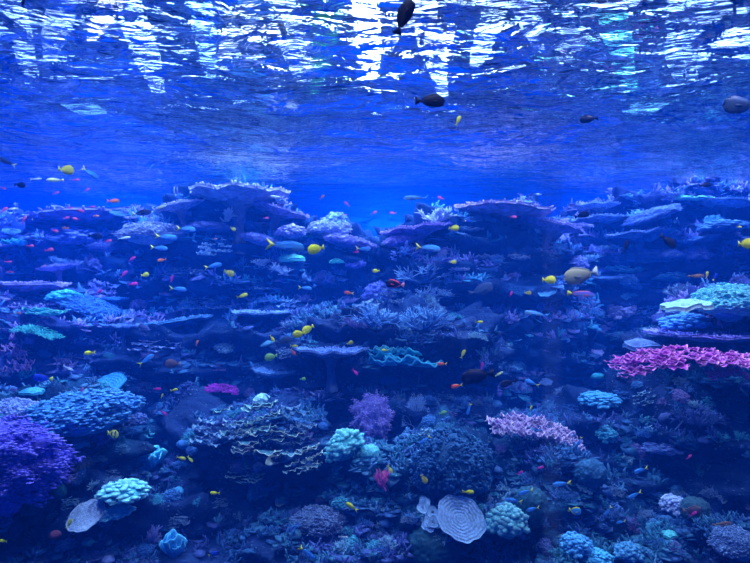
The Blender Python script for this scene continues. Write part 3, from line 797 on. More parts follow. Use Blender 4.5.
 ('knob', 668, 276, 40, 12, 8.8, (.12, .42, .60), 'teal-blue knobby coral right of the teal plate', {'v': 2}),
 ('table', 738, 243, 30, 8, 8.8, (.26, .36, .76), 'short lilac ledge coral at the right edge above the yellow fish', {'v': 2}),
 ('fineknob', 733, 300, 84, 34, 6.4, (.16, .62, .78), 'large turquoise knobby coral mound at the right edge', {'v': 0, 'tip': (.4, .9, .95)}),
 ('leather', 687, 305, 46, 13, 5.9, (.38, .70, .66), 'pale green-grey leather coral draped left of the turquoise mound', {'v': 0, 'snap': 0, 'roll': -.08, 'tip': (.6, .9, .85)}),
 ('dome', 729, 313, 30, 18, 5.95, (.08, .34, .75), 'blue dome coral set in the turquoise mound', {'v': 1}),
 ('knob', 685, 322, 54, 20, 6.2, (.08, .28, .68), 'blue knobby coral below the pale leather coral', {'v': 1}),
 ('table', 706, 336, 110, 14, 5.9, (.22, .20, .66), 'dark violet table coral between the knobby coral and the pink plate', {'v': 3}),
 ('leather', 640, 344, 34, 12, 5.9, (.10, .16, .42), 'dull blue-grey leather coral behind the left end of the pink plate', {'v': 1}),
 ('ruffle', 684, 358, 150, 26, 5.3, (.55, .05, .58), 'large vivid pink and purple ruffled plate coral at right', {'v': 0, 'tip': (1, .42, .88), 'roll': -.05, 'snap': 0}),
 ('ruffle', 728, 372, 44, 14, 5.2, (.75, .06, .50), 'smaller hot pink ruffled plate hanging under the large pink one', {'v': 1, 'snap': 0, 'tip': (1, .35, .7)}),
 ('dome', 599, 377, 16, 8, 7.8, (.05, .42, .60), 'small teal dome coral left of the large pink plate', {'v': 2}),
 ('ruffle', 537, 428, 100, 26, 4.9, (.42, .24, .56), 'isolated dusty pink ruffled plate coral right of centre', {'v': 2, 'tip': (.92, .74, .98), 'roll': .2}),
 ('thicket', 372, 418, 48, 54, 5.4, (.30, .22, .75), 'upright clump of lilac cauliflower coral left of the sea fan', {'v': 0, 'tip': (.5, .45, .9)}),
 ('fan', 416, 412, 30, 42, 5.9, (.10, .24, .60), 'blue sea fan standing right of the lilac clump', {'tip': (.3, .5, .9)}),
 ('brain', 369, 453, 22, 17, 5.0, (.12, .50, .62), 'teal dome-shaped brain coral below the lilac clump', {'v': 0}),
 ('knob', 343, 444, 46, 30, 5.1, (.10, .48, .58), 'teal knobby coral sloping down left of the brain coral', {'v': 1, 'roll': -.5, 'tip': (.3, .8, .85)}),
 ('knob', 424, 455, 22, 16, 5.0, (.22, .50, .70), 'pale blue knobby coral below the sea fan', {'v': 2, 'tip': (.6, .85, .95)}),
 ('ruffle', 219, 389, 42, 10, 6.5, (.50, .03, .55), 'small vivid magenta table coral left of centre', {'v': 1, 'tip': (.7, .1, .7)}),
 ('bush', 383, 476, 22, 26, 4.8, (.50, .05, .42), 'magenta and red soft coral below the brain coral', {'v': 1, 'tip': (.75, .15, .35)}),
 ('leather', 263, 399, 20, 12, 5.7, (.36, .62, .68), 'pale dome-like leather coral crowning the scroll corals', {'v': 0}),
 ('tiers', 218, 431, 54, 24, 5.1, (.20, .38, .66), 'blue-lilac ruffled coral at the left end of the scroll corals', {'v': 1, 'tip': (.5, .68, .9)}),
 ('thintiers', 247, 418, 70, 30, 5.15, (.10, .28, .34), 'scroll coral with pale green rims directly under the pale leather dome', {'v': 0, 'tip': (.75, 1, .9), 'roll': -.25}),
 ('thintiers', 262, 436, 86, 26, 5.05, (.06, .18, .26), 'middle scroll coral with long thin cream rims', {'v': 1, 'tip': (.95, 1, .8)}),
 ('thintiers', 290, 424, 54, 34, 5.3, (.08, .16, .32), 'dim scroll coral at the upper right of the scroll coral cluster', {'v': 2, 'tip': (.3, .45, .6)}),
 ('thintiers', 300, 459, 50, 22, 4.95, (.08, .18, .26), 'scroll coral with hooked cream rims at right of the cluster', {'v': 0, 'tip': (.85, .95, .8), 'roll': -.4}),
 ('cup', 253, 463, 19, 7, 4.9, (.38, .48, .48), 'round grey cup coral with a pale rim in the scroll coral cluster', {'v': 0, 'tilt': .35, 'tip': (.5, .7, .6)}),
 ('thintiers', 247, 472, 42, 14, 4.8, (.10, .24, .32), 'lowest scroll coral shelf below the grey cup coral', {'v': 2, 'tip': (.8, 1, .9)}),
 ('cup', 273, 461, 14, 6, 4.9, (.36, .42, .42), 'smaller grey-brown cup coral right of the round grey one', {'v': 1, 'tilt': .35, 'tip': (.45, .55, .5)}),
 ('cup', 297, 488, 25, 12, 4.95, (.66, .38, .34), 'brown-pink plate-like cup coral under the scroll corals', {'v': 2, 'tilt': .6, 'tip': (.8, .6, .52)}),
 ('cup', 281, 502, 12, 6, 4.8, (.5, .62, .62), 'tiny white-rimmed cup coral below the brown-pink one', {'v': 0, 'tilt': .5, 'tip': (.8, .95, .9)}),
 ('plate', 261, 493, 14, 5, 4.95, (.3, .42, .42), 'tiny pale shelf coral left of the brown-pink cup', {'v': 2, 'tip': (.8, .9, .85)}),
 ('fineknob', 82, 412, 128, 44, 5.7, (.05, .24, .62), 'long blue ridge of fine-textured coral on the left', {'v': 0, 'roll': -.12, 'tip': (.15, .45, .85)}),
 ('fineknob', 14, 412, 62, 28, 5.4, (.26, .34, .75), 'pale violet-blue coral crust at the left edge above the purple thicket', {'v': 1}),
 ('disc', 105, 388, 44, 20, 5.5, (.03, .26, .66), 'broad smooth blue fan-shaped disc coral on the left', {'v': 0, 'tilt': .5, 'roll': -.25, 'tip': (.05, .4, .85)}),
 ('leather', 32, 391, 22, 7, 5.6, (.06, .38, .60), 'small teal-blue leather coral left of the broad blue one', {'v': 2}),
 ('thicket', 12, 464, 126, 100, 4.1, (.15, .11, .80), 'large purple thicket coral filling the lower left edge', {'v': 1, 'tip': (.34, .26, .95)}),
 ('leather', 70, 439, 42, 15, 4.55, (.12, .42, .66), 'smooth pale blue lobed leather coral on the right shoulder of the purple thicket', {'v': 2}),
 ('dome', 3, 445, 14, 10, 4.1, (.10, .42, .62), 'small blue dome coral half cut by the left edge', {'v': 0}),
 ('knob', 80, 463, 22, 20, 4.6, (.20, .20, .22), 'tan-grey knobby coral beside the purple thicket', {'v': 0}),
 ('knob', 78, 478, 24, 12, 4.5, (.36, .28, .66), 'lilac knobby coral under the tan-grey one', {'v': 1}),
 ('bush', 101, 436, 24, 22, 5.0, (.20, .14, .50), 'dull purple bushy coral right of the lobed leather coral', {'v': 2}),
 ('leaves', 145, 458, 38, 26, 5.5, (.06, .42, .85), 'bright blue leaf coral in the dark gap at left', {'v': 0, 'tip': (.15, .7, 1)}),
 ('knob', 122, 490, 56, 22, 4.5, (.14, .60, .80), 'bright turquoise cauliflower coral at lower left', {'v': 2, 'tip': (.45, .9, .95)}),
 ('knob', 115, 511, 38, 13, 4.35, (.12, .52, .78), 'smaller turquoise cauliflower coral just below the bright one', {'v': 0, 'tip': (.35, .8, .95)}),
 ('disc', 87, 516, 34, 19, 4.2, (.38, .48, .78), 'flat pale lilac disc coral at lower left', {'v': 0, 'tilt': .5}),
 ('dome', 60, 492, 13, 16, 4.3, (.03, .16, .18), 'dark green dome coral below the purple thicket', {'v': 0}),
 ('dome', 55, 535, 12, 9, 4.0, (.32, .08, .12), 'small dull red dome coral near the bottom left', {'v': 1}),
 ('dome', 88, 542, 12, 8, 4.0, (.05, .28, .38), 'small teal-grey dome coral near the bottom left', {'v': 2}),
 ('dome', 108, 560, 13, 8, 3.9, (.20, .26, .62), 'small lilac dome coral on the bottom edge at left', {'v': 0}),
 ('leaves', 174, 545, 25, 26, 4.0, (.05, .38, .85), 'blue leaf coral near the bottom edge at left', {'v': 1, 'tip': (.15, .65, 1)}),
 ('dome', 184, 444, 15, 10, 5.1, (.05, .20, .55), 'small blue dome coral left of the scroll corals', {'v': 1}),
 ('leather', 178, 490, 12, 7, 4.7, (.08, .42, .70), 'tiny sky-blue leather coral in the dark gap at left', {'v': 1}),
 ('bush', 150, 536, 30, 26, 4.2, (.16, .16, .42), 'dull violet bushy coral left of the blue leaf coral near the bottom', {'v': 0}),
 ('disc', 461, 519, 54, 34, 3.95, (.28, .46, .82), 'large pale blue disc coral with fine rings at bottom centre', {'v': 0, 'tilt': .85, 'roll': .5}),
 ('lobes', 430, 515, 26, 28, 3.95, (.28, .46, .82), 'cluster of pale blue lobes at the left of the large disc coral', {'v': 0, 'tilt': .95}),
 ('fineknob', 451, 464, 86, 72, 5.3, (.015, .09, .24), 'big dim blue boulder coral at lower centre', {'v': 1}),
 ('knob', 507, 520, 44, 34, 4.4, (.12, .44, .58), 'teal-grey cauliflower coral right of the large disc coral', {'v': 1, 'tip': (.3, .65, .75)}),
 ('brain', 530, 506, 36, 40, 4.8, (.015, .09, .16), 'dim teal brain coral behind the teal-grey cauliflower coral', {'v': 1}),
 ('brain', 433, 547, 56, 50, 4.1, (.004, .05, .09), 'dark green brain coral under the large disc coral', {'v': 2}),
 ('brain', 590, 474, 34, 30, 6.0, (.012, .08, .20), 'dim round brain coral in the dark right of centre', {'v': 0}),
 ('knob', 576, 545, 34, 22, 4.2, (.08, .34, .70), 'blue cauliflower coral on the bottom rock right of centre', {'v': 0}),
 ('knob', 597, 558, 34, 18, 4.1, (.08, .42, .75), 'brighter blue cauliflower coral on the bottom edge right of centre', {'v': 1}),
 ('knob', 628, 551, 30, 20, 4.3, (.10, .34, .62), 'dull blue cauliflower coral second from the right on the bottom rock', {'v': 2}),
 ('leather', 671, 534, 16, 7, 4.4, (.10, .55, .65), 'tiny turquoise leather coral near the bottom right', {'v': 0}),
 ('knob', 673, 505, 26, 20, 4.8, (.28, .34, .70), 'pale lilac cauliflower coral at lower right', {'v': 0, 'tip': (.5, .6, .9)}),
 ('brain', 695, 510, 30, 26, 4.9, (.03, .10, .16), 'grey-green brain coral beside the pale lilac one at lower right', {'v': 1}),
 ('fineknob', 733, 542, 46, 34, 4.3, (.16, .26, .52), 'grey-blue coral boulder in the bottom right corner', {'v': 0}),
 ('knob', 662, 447, 40, 14, 6.2, (.12, .18, .48), 'dim violet knobby coral on the dark slope at right', {'v': 2}),
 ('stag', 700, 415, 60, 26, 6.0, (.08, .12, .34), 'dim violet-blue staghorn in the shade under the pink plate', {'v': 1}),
 ('knob', 600, 400, 44, 16, 6.4, (.05, .26, .52), 'dim blue knobby coral low in the gap, under the small teal dome', {'v': 0}),
 ('bush', 480, 360, 26, 22, 6.9, (.12, .22, .52), 'dim blue bushy coral above the dark surgeonfish', {'v': 0}),
 ('table', 330, 352, 78, 14, 7.2, (.12, .20, .50), 'dull blue table coral below the yellow-green fish pair', {'v': 0}),
 ('table', 278, 373, 48, 12, 7.0, (.08, .18, .42), 'dim blue table coral above the pale leather dome', {'v': 3}),
 ('stag', 322, 392, 60, 22, 6.4, (.18, .20, .44), 'dull grey-violet staghorn coral right of the pale leather dome', {'v': 0}),
 ('fineknob', 318, 520, 60, 26, 4.6, (.08, .12, .26), 'dim grey coral crust at bottom left of centre', {'v': 1}),
 ('knob', 338, 508, 18, 12, 4.5, (.20, .30, .30), 'small grey-green knobby coral beside the diagonal yellow fish', {'v': 1}),
 ('dome', 321, 501, 11, 7, 4.5, (.32, .12, .24), 'tiny dusky pink dome coral left of the diagonal yellow fish', {'v': 2}),
]
HERO = []
for r in C:
    kind, px, py, wp, hp, d, col, lab, kw = r
    h = ray(px, min(560, py + hp * .35))
    dd = d
    if kw.pop('snap', 1) and h and -1.6 < h[2] - d < .8: dd = h[2] - min(.12, wp / 2 / F * d * .3)
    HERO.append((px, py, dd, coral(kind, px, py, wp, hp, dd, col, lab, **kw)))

# ------------------------------------------------------------------ small colonies crusting the rocks
FILL = {}
spots = []
tries = 0
GR = {o: l for (_, o), l in zip(ROCK_BVH, [
 'on the tall left-centre rock tower', 'on the shelf below the left-centre tower', 'on the centre rock tower', 'on the dark slope behind the sea fan',
 'on the distant upper right reef', 'on the overhang beneath the pink plate', 'on the shadowed slope at lower right', 'on the distant far left ledges',
 'on the left shelf above the blue ridge coral', 'on the mound of the purple thicket', 'on the dark rock along the bottom left edge', 'on the dark face behind the scroll corals',
 'on the rounded rock at bottom centre', 'on the low bottom rock right of centre', 'on the rock in the bottom right corner',
 'on the far rock wall in the gap', 'on the rock saddle between the towers', 'on the shoulder under the turquoise mound', 'on the ledge carrying the large pink plate', 'on the spur under the dusty pink plate',
 'on the knob under the scroll corals', 'on the rock under the purple thicket', 'on the rubbly rock left of the disc coral'])}
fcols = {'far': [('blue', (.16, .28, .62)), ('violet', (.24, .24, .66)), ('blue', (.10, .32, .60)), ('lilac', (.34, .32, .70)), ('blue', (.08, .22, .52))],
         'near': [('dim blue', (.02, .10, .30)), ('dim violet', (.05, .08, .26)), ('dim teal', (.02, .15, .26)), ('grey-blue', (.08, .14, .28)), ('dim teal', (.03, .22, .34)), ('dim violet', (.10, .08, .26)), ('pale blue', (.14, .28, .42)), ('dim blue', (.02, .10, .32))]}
while len(spots) < 420 and tries < 9000:
    tries += 1
    px, py = rn(-20, 770), rn(190, 563)
    if any(abs(px - q[0]) < q[2] and abs(py - q[1]) < q[2] * .6 for q in spots): continue
    h = ray(px, py)
    if not h or h[1].z < -.05 or h[0].z < .12: continue
    wpx = rn(12, 34) if py < 330 else rn(9, 24)
    spots.append((px, py, wpx * .45))
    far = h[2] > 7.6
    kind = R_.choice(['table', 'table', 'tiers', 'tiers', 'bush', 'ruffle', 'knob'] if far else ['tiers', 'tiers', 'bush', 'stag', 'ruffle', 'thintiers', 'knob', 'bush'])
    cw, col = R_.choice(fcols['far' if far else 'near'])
    hp = wpx * {'table': .22, 'knob': .6, 'fineknob': .5, 'bush': .5, 'plate': .25, 'stag': .5, 'brain': .6, 'tiers': .4, 'ruffle': .22, 'thintiers': .5}[kind]
    nm = {'table': 'small flat table coral', 'knob': 'small knobby coral', 'fineknob': 'small crusty coral', 'bush': 'small bushy coral', 'plate': 'small shelf coral', 'stag': 'small staghorn sprig', 'brain': 'small dome coral', 'tiers': 'small scroll coral', 'ruffle': 'small ruffled coral', 'thintiers': 'small thin scroll coral'}[kind]
    where = GR[h[3]]
    me = mesh_for(kind, R_.randrange(3)); lo, hi = nat(me)
    sc = wpx / F * h[2] / (hi[0] - lo[0])
    k = kind + where
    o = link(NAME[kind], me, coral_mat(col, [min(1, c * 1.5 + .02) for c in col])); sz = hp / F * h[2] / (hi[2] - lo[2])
    o.scale = (sc, sc, sz)
    nrm = h[1]; o.rotation_euler = (max(-.5, min(.6, -nrm.y * .5)), max(-.4, min(.4, nrm.x * .4)), rn(-.5, .5))
    o.location = h[0] - Vector((0, 0, lo[2] * sz * .4 if kind not in ('table', 'plate') else 0)) + nrm * .01
    tag(o, f'{nm.replace("small", "small " + cw)} {where}', 'coral', f'{nm.replace("small", "small " + cw)}s {where}')
# ------------------------------------------------------------------ fish
def fish_mesh(H, Wd, tail, forked, dorsal, nose=.5, seed=0):
    """one continuous fish along +X (nose at +.5, tail tip at -.5), height H, width Wd of unit length; materials 0 body 1 fins 2 tail"""
    mb = MB(); ns = 16; nc = 12; L0, L1 = .5, -.5 + tail
    V = []; T = []
    for i in range(ns):
        u = i / (ns - 1); x = L0 + (L1 - L0) * u
        h = H / 2 * (math.sin(PI * min(1, (u + .02)) ** nose) ** .75) if 0 < u < 1 else 0
        h = max(h, (.010 if u < .05 else 0), H * .085 * (1 if u > .6 else 0))
        wd = Wd / 2 * max(.10 if u < .8 else .12, math.sin(PI * min(1, u + .03) ** .6) ** .8)
        for j in range(nc):
            a = 2 * PI * j / nc
            V.append((x, wd * math.cos(a), h * math.sin(a))); T.append(.5 + .5 * math.sin(a))
    n0 = len(V); V += [(L0 + .012, 0, 0), (L1 - .01, 0, 0)]; T += [.5, .5]
    Fc = [tuple(reversed(f)) for f in grid_faces(ns, nc, True)]
    Fc += [(n0, (j + 1) % nc, j) for j in range(nc)] + [(n0 + 1, (ns - 1) * nc + j, (ns - 1) * nc + (j + 1) % nc) for j in range(nc)]
    mb.add(V, Fc, T, 0)
    def sheet(pts, mi, t=.008, tip=.5):
        n = len(pts); A = [(p[0], -t, p[1]) for p in pts] + [(p[0], t, p[1]) for p in pts]
        F_ = [tuple(range(n)), tuple(reversed(range(n, 2 * n)))] + [(k, n + k, n + (k + 1) % n, (k + 1) % n) for k in range(n)]
        mb.add(A, F_, tip, mi)
    def prof(x):
        u = (x - L0) / (L1 - L0); return H / 2 * max(0, math.sin(PI * min(1, max(0, u)) ** nose)) ** .75
    th = H * (.42 if forked else .34) + .05
    if forked:
        sheet([(L1 + .03, .02), (L1 - .02, .03), (-.44, th * .75), (-.5, th), (-.45, th * .4), (-.5 + tail * .55, 0), (-.45, -th * .4), (-.5, -th), (-.44, -th * .75), (L1 - .02, -.03), (L1 + .03, -.02)], 2)
    else:
        sheet([(L1 + .03, .02), (L1, .04), (-.48, th * .8), (-.5, th * .5), (-.49, 0), (-.5, -th * .5), (-.48, -th * .8), (L1, -.04), (L1 + .03, -.02)], 2)
    xs = [L0 - .18 - k * (L0 - .18 - L1 - .05) / 8 for k in range(9)]
    up = [(x, prof(x) + dorsal * math.sin(PI * (k + .8) / 10) ** .5) for k, x in enumerate(xs)]
    dn = [(x, prof(x) * .8) for x in reversed(xs)]
    sheet(up + dn, 1, tip=1)
    xs2 = xs[3:]
    sheet([(x, prof(x) * -.8) for x in xs2] + [(x, -prof(x) - dorsal * .75 * math.sin(PI * (len(xs2) - k + .3) / (len(xs2) + 1.2)) ** .5) for k, x in reversed(list(enumerate(xs2)))], 1, tip=0)
    # pelvic and pectoral fins
    sheet([(L0 - .28, -H * .40), (L0 - .36, -H * .40), (L0 - .44, -H * .5 - .05)], 1, tip=.2)
    for s in (-1, 1):
        y = s * Wd * .46; A = [(L0 - .26, y, .01), (L0 - .27, y, -.05), (L0 - .42, y + s * .04, -.08), (L0 - .44, y + s * .05, -.02)]
        A2 = [(a[0], a[1] + s * .008, a[2]) for a in A]
        mb.add(A + A2, [(0, 1, 2, 3), (7, 6, 5, 4), (0, 4, 5, 1), (1, 5, 6, 2), (2, 6, 7, 3), (3, 7, 4, 0)], .5, 1)
    return mb.mesh('fish_body')

FK = {  # H, width, tail, forked, dorsal, nose exponent
 'tang': (.52, .15, .16, False, .07, .62), 'fusilier': (.25, .13, .20, True, .025, .62), 'anthias': (.30, .14, .22, True, .05, .55),
 'surgeon': (.40, .14, .17, False, .045, .62), 'unicorn': (.44, .14, .16, False, .04, .66), 'wrasse': (.20, .11, .14, False, .03, .62),
 'angel': (.60, .14, .15, False, .08, .66), 'slim': (.17, .10, .18, True, .02, .6)}
def fish_mat(back, belly, name='fish_skin'):
    key = ('fish', tuple(back), tuple(belly))
    if key in _mats: return _mats[key]
    m, nt, out = newmat(name)
    b = N(nt, 'ShaderNodeBsdfPrincipled'); b.inputs['Roughness'].default_value = .6; b.inputs['Specular IOR Level'].default_value = .12
    a = N(nt, 'ShaderNodeAttribute', attribute_name='tip')
    r = N(nt, 'ShaderNodeValToRGB'); r.color_ramp.elements[0].position = .35; r.color_ramp.elements[1].position = .7
    r.color_ramp.elements[0].color = rgba(belly); r.color_ramp.elements[1].color = rgba(back)
    nt.links.new(a.outputs['Fac'], r.inputs['Fac']); nt.links.new(r.outputs[0], b.inputs['Base Color']); nt.links.new(b.outputs[0], out.inputs['Surface'])
    _mats[key] = m; return m
def stripe_mat():
    m, nt, out = newmat('striped_skin')
    b = N(nt, 'ShaderNodeBsdfPrincipled'); b.inputs['Roughness'].default_value = .5
    tc = N(nt, 'ShaderNodeTexCoord'); sp = N(nt, 'ShaderNodeSeparateXYZ'); nt.links.new(tc.outputs['Object'], sp.inputs[0])
    r = N(nt, 'ShaderNodeValToRGB'); r.color_ramp.interpolation = 'CONSTANT'
    mr = N(nt, 'ShaderNodeMapRange'); mr.inputs[1].default_value = -.5; mr.inputs[2].default_value = .5; nt.links.new(sp.outputs[0], mr.inputs[0])
    el = r.color_ramp.elements; el[0].color = (.9, .85, .05, 1); el[1].position = .34; el[1].color = (.02, .02, .03, 1)
    for p, c in ((.46, (.85, .85, .25, 1)), (.66, (.02, .02, .03, 1)), (.78, (.9, .85, .1, 1))): e = el.new(p); e.color = c
    nt.links.new(mr.outputs[0], r.inputs[0]); nt.links.new(r.outputs[0], b.inputs['Base Color']); nt.links.new(b.outputs[0], out.inputs['Surface']); return m
Y_ = (1.0, .95, .01); YD = (.55, .50, .03); BK = (.003, .005, .02); PK = (1.0, .10, .40); MG = (.95, .05, .45); ORG = (1.0, .22, .10); RD = (1.0, .06, .10); FB = (.05, .28, .85); FBL = (.18, .50, .95); TN = (.42, .40, .28); GN = (.25, .50, .12); WH = (.8, .88, .95); GRY = (.10, .16, .28)
KINDS = { # key: (shape, back, belly, fin, tail, name, category, words)
 'ytang': ('tang', Y_, Y_, Y_, Y_, 'yellow_tang', 'bright yellow disc-shaped fish'),
 'ysmall': ('anthias', Y_, (1, .9, .1), Y_, Y_, 'yellow_damselfish', 'small yellow fish'),
 'olive': ('tang', YD, (.7, .62, .06), YD, YD, 'olive_tang', 'olive-yellow fish'),
 'green': ('tang', GN, GN, GN, GN, 'green_damselfish', 'small green fish'),
 'fus': ('fusilier', FB, FBL, FB, (1, .85, .05), 'fusilier', 'blue fish with a yellow tail'),
 'btang': ('surgeon', (.02, .08, .8), (.02, .10, .85), (.02, .03, .2), Y_, 'blue_tang', 'deep blue fish with a yellow tail'),
 'anth': ('anthias', PK, (1, .25, .45), PK, PK, 'anthias', 'tiny pink fish'),
 'mag': ('anthias', MG, (.9, .12, .6), MG, MG, 'anthias', 'tiny magenta fish'),
 'orange': ('anthias', ORG, (1, .4, .15), ORG, ORG, 'anthias', 'tiny orange fish'),
 'red': ('anthias', RD, (1, .2, .1), (1, .4, .1), (1, .7, .1), 'anthias', 'small red fish'),
 'black': ('surgeon', BK, BK, BK, BK, 'dark_surgeonfish', 'dark fish'),
 'blackred': ('surgeon', BK, BK, (.9, .05, .1), (.9, .35, .45), 'black_triggerfish', 'black fish with red fins and a pale red tail'),
 'darkfus': ('fusilier', BK, (.05, .08, .2), BK, (.8, .7, .05), 'dark_fusilier', 'dark slim fish with a yellow tail'),
 'unicorn': ('unicorn', TN, (.34, .36, .30), (.20, .22, .22), (.6, .68, .75), 'unicornfish', 'tan-grey oval fish with a pale tail'),
 'grey': ('surgeon', (.03, .06, .16), (.06, .11, .22), (.03, .06, .16), (.03, .06, .16), 'surgeonfish', 'dim grey-blue fish'),
 'slim': ('slim', (.12, .35, .75), (.35, .6, .9), FB, FB, 'wrasse', 'slender pale blue fish'),
 'white': ('slim', WH, WH, WH, WH, 'wrasse', 'slender whitish fish'),
 'paley': ('wrasse', (.85, .9, .4), (.9, .95, .7), Y_, (.9, .8, .3), 'wrasse', 'pale yellow slender fish'),
 'striped': ('angel', None, None, Y_, Y_, 'butterflyfish', 'yellow and black striped fish'),
 'angel': ('angel', (.05, .4, .95), (.10, .5, 1), Y_, Y_, 'angelfish', 'small bright blue fish edged in yellow'),
 'brown': ('wrasse', (.22, .12, .09), (.26, .15, .1), (.3, .2, .1), (.3, .2, .1), 'wrasse', 'dull reddish-brown fish'),
 'dusk': ('tang', (.13, .08, .10), (.15, .10, .12), (.13, .08, .10), (.3, .2, .2), 'damselfish', 'dusky brown round fish'),
 'clown': ('wrasse', (.15, .12, .7), (.35, .45, .9), (.7, .2, .3), Y_, 'wrasse', 'violet-blue fish with a yellow tail'),
}
FM = {}
SPH = None
def ball():
    global SPH
    if SPH is None:
        mb = MB(); mb.add(ICO1[0], ICO1[1]); SPH = mb.mesh('eye')
    return SPH
def fish(k, px, py, L, d, face=1, pitch=0.0, yaw=0.0):
    """L: length in the picture; face 1 swims to the right, -1 to the left; pitch lifts the nose (degrees); yaw turns it towards us"""
    shp, back, belly, fin, tl, nm, _ = KINDS[k]
    if shp not in FM: FM[shp] = fish_mesh(*FK[shp])
    mats = [stripe_mat() if back is None else fish_mat(back, belly), fish_mat(fin, fin), fish_mat(tl, tl)]
    o = link(nm, FM[shp], mats)
    yw = math.radians(yaw + R_.uniform(-12, 12))
    s = L / F * d / max(.3, math.cos(yw)) / max(.35, 1.0)
    o.scale = (s, s, s); o.location = at(px, py, d)
    # nose direction in the picture plane, then turned about the vertical
    rz = (0 if face > 0 else PI) + (-yw if face > 0 else yw)
    o.rotation_euler = Euler((0, -math.radians(pitch), rz))
    if L >= 12:
        e = plain_mat('fish_eye', (.01, .01, .012), .15, .5); H = FK[shp][0]
        for sd in (-1, 1):
            q = link('eye', ball(), e, o); q.scale = (.022, .014, .022); q.location = (.40, sd * FK[shp][1] * .30, H * .10)
    return o
